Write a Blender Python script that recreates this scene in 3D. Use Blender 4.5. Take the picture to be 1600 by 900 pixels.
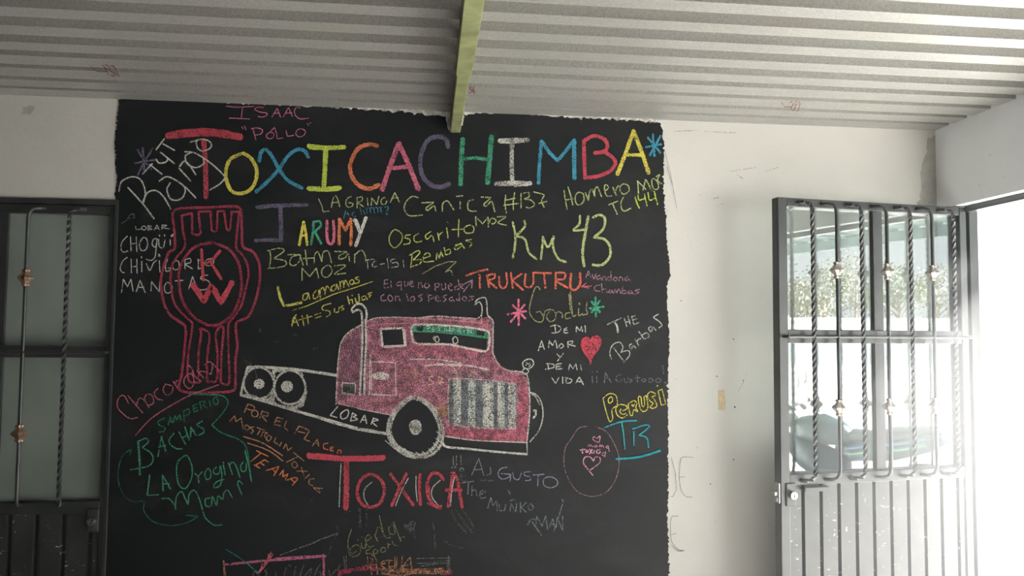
import bpy, bmesh, math, random
from mathutils import Vector, Matrix
from mathutils.geometry import tessellate_polygon

random.seed(7)
SC = bpy.context.scene
for _o in list(bpy.data.objects):
    bpy.data.objects.remove(_o, do_unlink=True)
COL = SC.collection
R = math.radians

# ------------------------------------------------------------------ camera
FPX = 1200.0                                    # focal length in pixels of the 1600x900 frame
EYE = Vector((0.0, 0.0, 1.6))
CROT = (Matrix.Rotation(R(-6.27), 4, 'Z') @ Matrix.Rotation(R(90 + 3.07), 4, 'X') @ Matrix.Rotation(R(0.44), 4, 'Z'))
cam_d = bpy.data.cameras.new('camera')
cam_d.sensor_width = 36.0
cam_d.lens = FPX / 1600.0 * 36.0
cam_d.clip_start = 0.05
cam_d.clip_end = 500
cam = bpy.data.objects.new('camera', cam_d)
cam.matrix_world = Matrix.Translation(EYE) @ CROT
COL.objects.link(cam)
SC.camera = cam

# ------------------------------------------------------------------ light
SKY_STRENGTH = 2.0
SUN_STRENGTH = 104.0
EXPOSURE = 0.3
SUN_EL, SUN_AZ = 24.0, 28.0                     # azimuth measured from +x towards +y
SC.view_settings.view_transform = 'Standard'
SC.view_settings.look = 'None'
SC.view_settings.exposure = EXPOSURE
SC.view_settings.gamma = 1.0
SC.view_settings.use_curve_mapping = False
SC.cycles.transparent_max_bounces = 32
SC.cycles.max_bounces = 10
SC.cycles.diffuse_bounces = 6
world = bpy.data.worlds.new('world')
SC.world = world
world.use_nodes = True
bg = world.node_tree.nodes['Background']
bg.inputs['Color'].default_value = (0.93, 0.97, 1.0, 1)
bg.inputs['Strength'].default_value = SKY_STRENGTH
sun_d = bpy.data.lights.new('sun', 'SUN')
sun_d.energy = SUN_STRENGTH
sun_d.angle = R(1.0)
sun_d.color = (1.0, 0.985, 0.96)
sun = bpy.data.objects.new('sun', sun_d)
_to = Vector((math.cos(R(SUN_EL)) * math.cos(R(SUN_AZ)), math.cos(R(SUN_EL)) * math.sin(R(SUN_AZ)), math.sin(R(SUN_EL))))
sun.rotation_euler = _to.to_track_quat('Z', 'Y').to_euler()
sun.location = _to * 20
COL.objects.link(sun)


# ------------------------------------------------------------------ helpers
def tag(o, label=None, cat=None, group=None, kind=None):
    if label: o['label'] = label
    if cat: o['category'] = cat
    if group: o['group'] = group
    if kind: o['kind'] = kind
    return o


def empty(name, loc=(0, 0, 0), rz=0.0):
    o = bpy.data.objects.new(name, None)
    o.empty_display_size = 0.1
    o.location = loc
    o.rotation_euler = (0, 0, rz)
    COL.objects.link(o)
    return o


def link(name, bm, mat, parent=None, smooth=False):
    me = bpy.data.meshes.new(name)
    bmesh.ops.recalc_face_normals(bm, faces=bm.faces[:]) if not getattr(bm, 'keep', False) else None
    bm.to_mesh(me)
    bm.free()
    if smooth:
        for p in me.polygons: p.use_smooth = True
    me.materials.append(mat)
    o = bpy.data.objects.new(name, me)
    COL.objects.link(o)
    if parent is not None: o.parent = parent
    return o


def raw(name, verts, faces, mat, parent=None, smooth=False):
    me = bpy.data.meshes.new(name)
    me.from_pydata([tuple(v) for v in verts], [], faces)
    if smooth:
        for p in me.polygons: p.use_smooth = True
    me.materials.append(mat)
    o = bpy.data.objects.new(name, me)
    COL.objects.link(o)
    if parent is not None: o.parent = parent
    return o


def box(bm, x0, y0, z0, x1, y1, z1, bev=0.0, M=None):
    vs = [bm.verts.new((x, y, z)) for x in (x0, x1) for y in (y0, y1) for z in (z0, z1)]
    fs = [bm.faces.new([vs[i] for i in f]) for f in ((0, 1, 3, 2), (4, 6, 7, 5), (0, 4, 5, 1), (2, 3, 7, 6), (0, 2, 6, 4), (1, 5, 7, 3))]
    if bev > 0:
        es = list({e for f in fs for e in f.edges})
        r = bmesh.ops.bevel(bm, geom=es, offset=bev, segments=2, affect='EDGES', profile=0.5)
        vs = list({v for f in r['faces'] for v in f.verts} | {v for v in vs if v.is_valid})
    if M is not None:
        for v in vs: v.co = M @ v.co
    return vs


def tube(bm, pts, rad, n=8, twist=None, cap=True, square=False):
    """a bar along pts; twist = radians per metre; rad may be a list"""
    pts = [Vector(p) for p in pts]
    rings = []
    up = None
    s = 0.0
    for i, p in enumerate(pts):
        t = (pts[min(i + 1, len(pts) - 1)] - pts[max(i - 1, 0)]).normalized()
        if up is None:
            up = Vector((0, 1, 0)) if abs(t.y) < 0.9 else Vector((1, 0, 0))
        up = (up - t * up.dot(t)).normalized()
        side = t.cross(up)
        if i: s += (p - pts[i - 1]).length
        r = rad[i] if isinstance(rad, (list, tuple)) else rad
        ph = (twist or 0.0) * s
        ring = []
        for k in range(n):
            a = 2 * math.pi * k / n + ph + (math.pi / 4 if square else 0)
            ring.append(bm.verts.new(p + (up * math.cos(a) + side * math.sin(a)) * r))
        rings.append(ring)
    for a, b in zip(rings, rings[1:]):
        for k in range(n):
            bm.faces.new((a[k], a[(k + 1) % n], b[(k + 1) % n], b[k]))
    if cap:
        bm.faces.new(rings[0][::-1])
        bm.faces.new(rings[-1])


def lathe(bm, prof, c, n=16, axis='Z', lobes=0, amp=0.0):
    rings = []
    for r, h in prof:
        ring = []
        for k in range(n):
            a = 2 * math.pi * k / n
            q = r * (1 + amp * math.cos(lobes * a)) if lobes else r
            x, y, z = q * math.cos(a), q * math.sin(a), h
            v = {'Z': (x, y, z), 'Y': (x, z, y), 'X': (z, x, y)}[axis]
            ring.append(bm.verts.new(Vector(c) + Vector(v)))
        rings.append(ring)
    for a, b in zip(rings, rings[1:]):
        for k in range(n):
            bm.faces.new((a[k], a[(k + 1) % n], b[(k + 1) % n], b[k]))
    bm.faces.new(rings[0][::-1])
    bm.faces.new(rings[-1])


def ray(px, py):
    d = CROT.to_3x3() @ Vector(((px - 800) / FPX, -(py - 450) / FPX, -1))
    return d


def hit(px, py, p0, n):
    d = ray(px, py)
    return EYE + d * ((Vector(p0) - EYE).dot(Vector(n)) / d.dot(Vector(n)))


# ------------------------------------------------------------------ materials
def new_mat(name):
    m = bpy.data.materials.new(name)
    m.use_nodes = True
    nt = m.node_tree
    return m, nt, nt.nodes['Principled BSDF']


def coords(nt, scale=(1, 1, 1), kind='Object'):
    tc = nt.nodes.new('ShaderNodeTexCoord')
    mp = nt.nodes.new('ShaderNodeMapping')
    mp.inputs['Scale'].default_value = scale
    nt.links.new(tc.outputs[kind], mp.inputs['Vector'])
    return mp.outputs['Vector']


def noise(nt, vec, scale, detail=4, rough=0.55, dist=0.0):
    n = nt.nodes.new('ShaderNodeTexNoise')
    n.inputs['Scale'].default_value = scale
    n.inputs['Detail'].default_value = detail
    n.inputs['Roughness'].default_value = rough
    n.inputs['Distortion'].default_value = dist
    nt.links.new(vec, n.inputs['Vector'])
    return n.outputs['Fac']


def ramp(nt, fac, stops):
    r = nt.nodes.new('ShaderNodeValToRGB')
    while len(r.color_ramp.elements) < len(stops): r.color_ramp.elements.new(0.5)
    for e, (p, c) in zip(r.color_ramp.elements, stops):
        e.position = p
        e.color = c if len(c) == 4 else (*c, 1)
    nt.links.new(fac, r.inputs['Fac'])
    return r.outputs['Color']


def rng(nt, fac, a, b, lo=0.0, hi=1.0):
    m = nt.nodes.new('ShaderNodeMapRange')
    for k, v in (('From Min', a), ('From Max', b), ('To Min', lo), ('To Max', hi)): m.inputs[k].default_value = v
    nt.links.new(fac, m.inputs['Value'])
    return m.outputs['Result']


def mixc(nt, fac, a, b):
    m = nt.nodes.new('ShaderNodeMix')
    m.data_type = 'RGBA'
    for k, v in ((0, fac), (6, a), (7, b)):
        if hasattr(v, 'links'): nt.links.new(v, m.inputs[k])
        else: m.inputs[k].default_value = v if k == 0 else (*v[:3], 1)
    return m.outputs[2]


def math2(nt, op, a, b):
    m = nt.nodes.new('ShaderNodeMath')
    m.operation = op
    for k, v in ((0, a), (1, b)):
        if hasattr(v, 'links'): nt.links.new(v, m.inputs[k])
        else: m.inputs[k].default_value = v
    return m.outputs[0]


def bump(nt, h, strength, dist, bsdf):
    b = nt.nodes.new('ShaderNodeBump')
    b.inputs['Strength'].default_value = strength
    b.inputs['Distance'].default_value = dist
    nt.links.new(h, b.inputs['Height'])
    nt.links.new(b.outputs['Normal'], bsdf.inputs['Normal'])


def srgb(r, g, b):
    f = lambda c: (c / 255 / 12.92) if c / 255 <= 0.04045 else ((c / 255 + 0.055) / 1.055) ** 2.4
    return (f(r), f(g), f(b))


def simple(name, col, rough=0.6, metal=0.0, var=0.12, scale=12.0, bumpy=0.0, spec=0.5):
    m, nt, b = new_mat(name)
    v = coords(nt)
    n = noise(nt, v, scale, 5)
    c = ramp(nt, n, [(0.3, tuple(x * (1 - var) for x in col)), (0.7, tuple(min(1, x * (1 + var)) for x in col))])
    nt.links.new(c, b.inputs['Base Color'])
    b.inputs['Roughness'].default_value = rough
    b.inputs['Metallic'].default_value = metal
    b.inputs['Specular IOR Level'].default_value = spec
    if bumpy: bump(nt, n, bumpy, 0.01, b)
    return m


def plaster(name, col):
    m, nt, b = new_mat(name)
    v = coords(nt)
    big = noise(nt, v, 1.3, 6, 0.6)
    c = ramp(nt, big, [(0.25, tuple(x * 0.90 for x in col)), (0.5, col), (0.75, tuple(x * 1.05 for x in col))])
    sm = noise(nt, coords(nt, (1, 1, 0.6)), 9, 8, 0.7, 0.6)
    stain = rng(nt, sm, 0.62, 0.78)
    c = mixc(nt, math2(nt, 'MULTIPLY', stain, 0.35), c, (0.42, 0.41, 0.39))
    fl = noise(nt, v, 55, 2, 0.4)
    speck = rng(nt, fl, 0.73, 0.80)
    c = mixc(nt, math2(nt, 'MULTIPLY', speck, 0.6), c, (0.20, 0.19, 0.18))
    nt.links.new(c, b.inputs['Base Color'])
    b.inputs['Roughness'].default_value = 0.85
    b.inputs['Specular IOR Level'].default_value = 0.25
    h = math2(nt, 'ADD', noise(nt, v, 6, 6), math2(nt, 'MULTIPLY', noise(nt, v, 60, 4), 0.25))
    bump(nt, h, 0.25, 0.012, b)
    return m


M = {}
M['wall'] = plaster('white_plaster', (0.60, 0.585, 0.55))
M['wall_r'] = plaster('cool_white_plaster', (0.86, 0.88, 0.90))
M['mortar'] = simple('rough_mortar', (0.50, 0.48, 0.44), 0.95, 0, 0.6, 60, 0.9)
M['concrete'] = simple('concrete_floor', (0.22, 0.215, 0.205), 0.8, 0, 0.15, 3, 0.2)
M['dark_unseen'] = simple('dark_unseen_walls', (0.10, 0.098, 0.095), 0.9, 0, 0.2, 4)  # unseen walls darkened to keep bounce light off the roof flutes
M['green_paint'] = simple('olive_green_paint', (0.20, 0.215, 0.10), 0.55, 0, 0.35, 14, 0.1)
M['rust'] = simple('rusty_steel', (0.16, 0.10, 0.06), 0.8, 0.2, 0.4, 40)


def galvanised():
    m, nt, b = new_mat('galvanised_sheet')
    v = coords(nt)
    sp = noise(nt, v, 140, 3, 0.6)
    st = noise(nt, coords(nt, (0.6, 6, 1)), 3.0, 5, 0.6)
    c = ramp(nt, sp, [(0.3, (0.31, 0.306, 0.288)), (0.7, (0.46, 0.455, 0.425))])
    c = mixc(nt, rng(nt, st, 0.45, 0.75, 0, 0.35), c, (0.36, 0.33, 0.28))
    nt.links.new(c, b.inputs['Base Color'])
    b.inputs['Metallic'].default_value = 0.42
    nt.links.new(rng(nt, st, 0.3, 0.7, 0.40, 0.50), b.inputs['Roughness'])
    return m


M['galv'] = galvanised()


def board_paint():
    m, nt, b = new_mat('blackboard_paint')
    v = coords(nt)
    smear = noise(nt, coords(nt, (1.0, 1, 1.6)), 2.6, 7, 0.68, 0.8)
    fine = noise(nt, v, 90, 3, 0.6)
    dust = math2(nt, 'MULTIPLY', rng(nt, smear, 0.50, 0.82), rng(nt, fine, 0.35, 0.75, 0.4, 1.0))
    c = mixc(nt, math2(nt, 'MULTIPLY', dust, 0.22), (0.0075, 0.0095, 0.0108), (0.12, 0.12, 0.12))
    nt.links.new(c, b.inputs['Base Color'])
    b.inputs['Roughness'].default_value = 0.55
    b.inputs['Specular IOR Level'].default_value = 0.35
    bump(nt, math2(nt, 'ADD', noise(nt, v, 7, 5), math2(nt, 'MULTIPLY', fine, 0.15)), 0.15, 0.008, b)
    return m


M['board'] = board_paint()

CHALK = {
    'white': srgb(206, 204, 196), 'gray': srgb(190, 193, 185), 'dim': srgb(120, 124, 122), 'red': srgb(194, 80, 94), 'dred': srgb(164, 68, 88),
    'pink': srgb(214, 114, 140), 'dpink': srgb(196, 114, 142), 'mauve': srgb(164, 126, 142), 'yellow': srgb(219, 206, 92), 'lime': srgb(192, 210, 88),
    'plime': srgb(178, 186, 128), 'blue': srgb(72, 148, 174), 'teal': srgb(58, 160, 168), 'green': srgb(76, 156, 124), 'dgreen': srgb(50, 132, 100),
    'orange': srgb(219, 128, 90), 'dorange': srgb(188, 134, 106), 'coral': srgb(208, 108, 88), 'purple': srgb(106, 100, 122), 'lilac': srgb(150, 150, 172),
    'cream': srgb(214, 200, 160), 'olive': srgb(152, 148, 108), 'ochre': srgb(160, 132, 80), 'rose': srgb(206, 110, 128), 'slate': srgb(128, 134, 140),
    'pale_pink': srgb(226, 158, 182), 'cab_pink': srgb(222, 158, 174), 'cab_base': srgb(156, 98, 114), 'soft_lime': srgb(190, 196, 110), 'soft_yellow': srgb(200, 192, 100), 'stamp': srgb(110, 40, 40), 'pencil': srgb(92, 90, 86),
}
_chalk = {}


def chalk(colour, dens=0.72, grain=260.0):
    key = (colour, dens, grain)
    if key in _chalk: return _chalk[key]
    m, nt, b = new_mat('chalk_' + colour)
    v = coords(nt, (1, 1, 1))
    g = noise(nt, v, grain, 2, 0.6)
    s = noise(nt, v, 38, 3, 0.6)
    f = math2(nt, 'ADD', g, math2(nt, 'MULTIPLY', s, 0.35))
    # noise is centred near 0.675: a higher density lets more of the grain through
    t = 0.675 + (0.5 - dens) * 0.42
    a = rng(nt, f, t - 0.05, t + 0.05)
    c = mixc(nt, rng(nt, g, 0.35, 0.65), tuple(x * 0.82 for x in CHALK[colour]), CHALK[colour])
    nt.links.new(c, b.inputs['Base Color'])
    b.inputs['Roughness'].default_value = 0.95
    b.inputs['Specular IOR Level'].default_value = 0.1
    nt.links.new(a, b.inputs['Alpha'])
    _chalk[key] = m
    return m


def door_paint():
    m, nt, b = new_mat('dark_grey_enamel')
    v = coords(nt)
    n = noise(nt, v, 10, 5)
    c = ramp(nt, n, [(0.3, (0.030, 0.033, 0.034)), (0.7, (0.048, 0.052, 0.052))])
    nt.links.new(c, b.inputs['Base Color'])
    b.inputs['Roughness'].default_value = 0.30
    bump(nt, n, 0.05, 0.004, b)
    return m


def scratched_paint():
    m, nt, b = new_mat('scratched_grey_enamel')
    v = coords(nt)
    n = noise(nt, v, 10, 5)
    c = ramp(nt, n, [(0.3, (0.034, 0.037, 0.037)), (0.7, (0.058, 0.060, 0.058))])
    w = noise(nt, coords(nt, (1, 1, 1)), 5, 3)
    s1 = noise(nt, coords(nt, (28, 28, 95)), 1.0, 2, 0.5, 0.4)
    s2 = noise(nt, coords(nt, (75, 75, 34)), 1.0, 2, 0.5, 0.8)
    sc = math2(nt, 'MAXIMUM', rng(nt, s1, 0.70, 0.72), rng(nt, s2, 0.715, 0.735))
    c = mixc(nt, math2(nt, 'MULTIPLY', sc, rng(nt, w, 0.42, 0.58)), c, (0.75, 0.76, 0.76))
    nt.links.new(c, b.inputs['Base Color'])
    b.inputs['Roughness'].default_value = 0.36
    bump(nt, n, 0.06, 0.004, b)
    return m


M['door'] = door_paint()
M['door_low'] = scratched_paint()
M['chrome'] = simple('worn_chrome', (0.62, 0.62, 0.60), 0.25, 1.0, 0.1, 30)
M['copper'] = simple('copper_casting', (0.33, 0.22, 0.15), 0.45, 0.7, 0.3, 60)
M['pale_cast'] = simple('worn_pale_casting', (0.40, 0.36, 0.32), 0.5, 0.5, 0.3, 60)
M['steel'] = simple('dull_steel', (0.30, 0.30, 0.29), 0.4, 0.8, 0.2, 30)


def glass(name, refl, tint, diff=None, dfac=0.0, rough=0.012):
    m = bpy.data.materials.new(name)
    m.use_nodes = True
    nt = m.node_tree
    nt.nodes.clear()
    out = nt.nodes.new('ShaderNodeOutputMaterial')
    gl = nt.nodes.new('ShaderNodeBsdfGlossy')
    gl.inputs['Roughness'].default_value = rough
    gl.inputs['Color'].default_value = (0.95, 0.97, 0.97, 1)
    tr = nt.nodes.new('ShaderNodeBsdfTransparent')
    tr.inputs['Color'].default_value = (*tint, 1)
    base = tr.outputs[0]
    if diff:
        df = nt.nodes.new('ShaderNodeBsdfDiffuse')
        n = noise(nt, coords(nt), 2.2, 4)
        nt.links.new(ramp(nt, n, [(0.3, tuple(x * 0.85 for x in diff)), (0.7, tuple(x * 1.15 for x in diff))]), df.inputs['Color'])
        mx = nt.nodes.new('ShaderNodeMixShader')
        mx.inputs[0].default_value = dfac
        nt.links.new(base, mx.inputs[1])
        nt.links.new(df.outputs[0], mx.inputs[2])
        base = mx.outputs[0]
    m2 = nt.nodes.new('ShaderNodeMixShader')
    m2.inputs[0].default_value = refl
    nt.links.new(base, m2.inputs[1])
    nt.links.new(gl.outputs[0], m2.inputs[2])
    nt.links.new(m2.outputs[0], out.inputs['Surface'])
    return m


M['glass_grey'] = glass('milky_grey_glass', 0.14, (0.5, 0.55, 0.55), (0.29, 0.335, 0.305), 0.9, 0.06)  # grey diffuse layer mixed into most of the pane
M['glass_mirror'] = glass('reflecting_glass', 0.17, (0.84, 0.87, 0.87))

# ------------------------------------------------------------------ the room
WY = 3.20                                        # inner face of the back wall
XR, XRO = 2.27, 2.42                             # right wall, inner and outer face
ZC = 2.512                                       # underside of the roof sheet
DX0, DX1, DZ = -2.12, -1.238, 2.085              # opening of the shut door
OY0, OY1, OZ = 0.80, 3.14, 2.15                  # open doorway in the right wall, widened out of view to admit light


def struct(name, bm, mat, parent=None):
    o = link(name, bm, mat, parent)
    if parent is None: o['kind'] = 'structure'
    return o


bm = bmesh.new()
box(bm, DX1, WY, -0.05, XRO, WY + 0.15, 2.60)
box(bm, -3.35, WY, -0.05, DX0, WY + 0.15, 2.60)
box(bm, DX0, WY, DZ, DX1, WY + 0.15, 2.60)
wall_back = struct('wall_back', bm, M['wall'])
bm = bmesh.new()
box(bm, DX0 - 0.2, WY + 0.16, -0.05, DX1 + 0.2, WY + 0.20, 2.3)
struct('wall_light_block', bm, M['concrete'])  # unseen slab added behind the shut door to block stray sky light
bm = bmesh.new()
box(bm, XR, -3.5, -0.05, XRO, OY0, 2.60)
box(bm, XR, OY0, OZ, XRO, OY1, 2.60)
box(bm, XR, OY1, -0.05, XRO, WY, 2.60)
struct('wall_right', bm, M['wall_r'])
bm = bmesh.new()
box(bm, -3.35, -3.5, -0.05, -3.2, WY, 2.60)
struct('wall_left', bm, M['dark_unseen'])
bm = bmesh.new()
box(bm, -3.35, -3.65, -0.05, XRO, -3.5, 2.60)
struct('wall_rear', bm, M['dark_unseen'])
bm = bmesh.new()
box(bm, -3.2, -3.5, -0.06, XR, WY, 0.0)
box(bm, XR, OY0, -0.06, XRO, OY1, 0.03)
struct('floor', bm, M['concrete'])

# roof sheet: flat pans with shallow flutes running along x
flutes = [(3.091, .030), (2.973, .039), (2.833, .040), (2.694, .050), (2.557, .068), (2.409, .073), (2.264, .075)]
y = 2.264 - 0.142
while y > -3.4:
    flutes.append((y, .075))
    y -= 0.142
prof = [(3.2, 0.0)]
for yc, w in flutes:
    run = min(0.005, w * 0.15)
    prof += [(yc + w / 2, 0.0), (yc + w / 2 - run * 0.6, 0.032), (yc - w / 2 + run * 0.6, 0.032), (yc - w / 2, 0.0)]
prof.append((-3.65, 0.0))
vs, fs = [], []
xs = [-3.35, -2.0, -1.0, 0.0, 1.0, 2.0, XRO]
for t in (0.0, 0.0015):
    for (yy, zz) in prof:
        for x in xs: vs.append((x, yy, ZC + zz + t))
nx, npf = len(xs), len(prof)
for t in range(2):
    o0 = t * nx * npf
    for i in range(npf - 1):
        for j in range(nx - 1):
            q = [o0 + i * nx + j, o0 + i * nx + j + 1, o0 + (i + 1) * nx + j + 1, o0 + (i + 1) * nx + j]
            fs.append(q if t == 0 else q[::-1])
ceiling = raw('ceiling', vs, fs, M['galv'])
ceiling['kind'] = 'structure'

# green purlin let into the back wall, with the heavier length lapped under it nearer the camera
beam = empty('roof_beam', (0.106, 0.4, 2.42))
tag(beam, 'olive green painted steel roof beam running under the ridged metal ceiling', 'beam')
bm = bmesh.new()
box(bm, -0.021, -3.9, 0.004, 0.021, 2.83, 0.090, 0.003)
link('steel_tube', bm, M['green_paint'], beam)
bm = bmesh.new()
box(bm, -0.0255, -3.9, -0.006, 0.0255, 2.04, 0.003, 0.002)
box(bm, -0.0255, -3.9, 0.003, -0.0215, 2.04, 0.060)
box(bm, 0.0215, -3.9, 0.003, 0.0255, 2.04, 0.060)
link('lapped_channel', bm, M['green_paint'], beam)


def jag(pts, step, amp, seed):
    """resample a polyline and roughen it across its own direction"""
    rr = random.Random(seed)
    out = [pts[0]]
    for a, b in zip(pts, pts[1:]):
        a, b = Vector(a), Vector(b)
        L = (b - a).length
        n = max(1, int(L / step))
        nrm = Vector((-(b - a).y, (b - a).x)).normalized()
        for k in range(1, n + 1):
            e = rr.gauss(0, amp) if k < n else rr.gauss(0, amp * 0.4)
            out.append(tuple(a + (b - a) * (k / n) + nrm * e))
    return out


def wallpt(px, py):
    p = hit(px, py, (0, WY, 0), (0, 1, 0))
    return (p.x, p.z)


def slab(name, outline, y0, y1, mat, parent=None):
    """outline in (x, z), extruded from y0 (front) to y1 (back)"""
    tri = tessellate_polygon([[Vector((x, z, 0)) for x, z in outline]])
    n = len(outline)
    vs = [(x, y0, z) for x, z in outline] + [(x, y1, z) for x, z in outline]
    fs = []
    for a, b, c in tri:
        pa, pb, pc = outline[a], outline[b], outline[c]
        area = (pb[0] - pa[0]) * (pc[1] - pa[1]) - (pc[0] - pa[0]) * (pb[1] - pa[1])
        fs.append((a, b, c) if area > 0 else (a, c, b))
    s = sum(outline[i][0] * outline[(i + 1) % n][1] - outline[(i + 1) % n][0] * outline[i][1] for i in range(n))
    for i in range(n):
        j = (i + 1) % n
        fs.append((i, i + n, j + n, j) if s > 0 else (i, j, j + n, i + n))
    return raw(name, vs, fs, mat, parent)


# painted blackboard area on the back wall
TOP = [(188, 147), (260, 151), (330, 154), (360, 160), (430, 163), (500, 166), (560, 170), (640, 174), (680, 181), (697, 182), (700, 203), (709, 208), (719, 204), (724, 178),
       (760, 175), (800, 176), (860, 181), (930, 184), (990, 188), (1024, 191)]
RIGHT = [(1030, 192), (1036, 206), (1035, 215), (1038, 222), (1037, 250), (1037, 300), (1041, 345), (1041, 372), (1045, 400), (1047, 428), (1042, 445), (1041, 470), (1044, 500),
         (1046, 540), (1044, 566), (1043, 600), (1044, 700), (1043, 800), (1045, 900)]
LEFT = [(186, 320), (180, 306), (183, 290), (180, 250), (180, 210), (183, 185), (186, 165), (188, 147)]
top_w = jag([wallpt(*p) for p in TOP], 0.012, 0.0028, 1)
right_w = jag([wallpt(*p) for p in RIGHT], 0.007, 0.0026, 2)
left_w = jag([wallpt(*p) for p in LEFT], 0.006, 0.0028, 3)
outline = top_w + right_w + [(1.02, 0.25), (-1.2365, 0.25), (-1.2365, 2.075)] + left_w[:-1]
board = slab('chalkboard', outline, WY - 0.003, WY + 0.01, M['board'])
tag(board, 'black painted chalkboard on the back wall covered with coloured chalk writing and a truck', 'chalkboard')
BY = WY - 0.003

# rough mortar squeezed along the top of the wall and around the beam end
rr = random.Random(5)
low = jag([wallpt(x, y + 1.5) for x, y in TOP[:9]], 0.010, 0.004, 11)
low2 = jag([wallpt(x, y + 1.5) for x, y in TOP[13:]], 0.010, 0.004, 12)
mort = low + [(low[-1][0], ZC + 0.01), (low[0][0], ZC + 0.01)]
mo = slab('trim_1', mort, WY - 0.009, WY + 0.005, M['mortar'])
mo['kind'] = 'structure'
mort = low2 + [(low2[-1][0], ZC + 0.01), (low2[0][0], ZC + 0.01)]
slab('mortar_fillet', mort, WY - 0.009, WY + 0.005, M['mortar'], mo)
ring = jag([wallpt(*p) for p in [(690, 176), (699, 186), (700, 201), (709, 206.5), (719, 203), (724, 188), (727, 176)]], 0.005, 0.003, 13)
inner = [wallpt(*p) for p in [(719, 176), (717, 190), (716, 200), (704, 200), (703, 190), (703, 176)]]
slab('mortar_collar', ring + inner, WY - 0.012, WY + 0.004, M['mortar'], mo)

# marks on the bare wall
M['tape'] = simple('old_masking_tape', (0.52, 0.41, 0.27), 0.7, 0, 0.18, 40)
M['grey_patch'] = simple('grey_cement_shade', (0.40, 0.39, 0.36), 0.9, 0, 0.15, 30)
slab('tape_strip', jag([wallpt(*p) for p in [(1122, 610), (1132, 609), (1134, 640), (1130, 642), (1123, 640), (1122, 610)]], 0.012, 0.001, 21)[:-1], WY - 0.0012, WY + 0.002, M['tape'], wall_back)
slab('cement_shade_patch', jag([wallpt(*p) for p in [(34, 180), (36, 172), (47, 164), (55, 166), (54, 172), (46, 180), (34, 180)]], 0.008, 0.003, 22)[:-1], WY - 0.0012, WY + 0.002, M['grey_patch'], wall_back)
slab('cement_shade_patch', jag([wallpt(*p) for p in [(1436, 322), (1441, 260), (1450, 215), (1466, 206), (1470, 214), (1468, 322), (1436, 322)]], 0.014, 0.006, 23)[:-1], WY - 0.0012, WY + 0.002, M['grey_patch'], wall_back)  # corner strip: bare plaster with the corner's shade painted into its grey
M['hole'] = simple('nail_hole', (0.05, 0.045, 0.04), 0.9)
for hx, hy, hr in ((1148, 636, .004), (1146, 718, .003), (1120, 588, .003), (1146, 530, .003), (1064, 470, .0025), (1110, 756, .0025), (1245, 175, .002)):
    x, z = wallpt(hx, hy)
    bm = bmesh.new()
    lathe(bm, [(hr, -0.002), (hr * 0.7, 0.004)], (x, WY, z), 8, 'Y')
    link('nail_hole', bm, M['hole'], wall_back)


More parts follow.
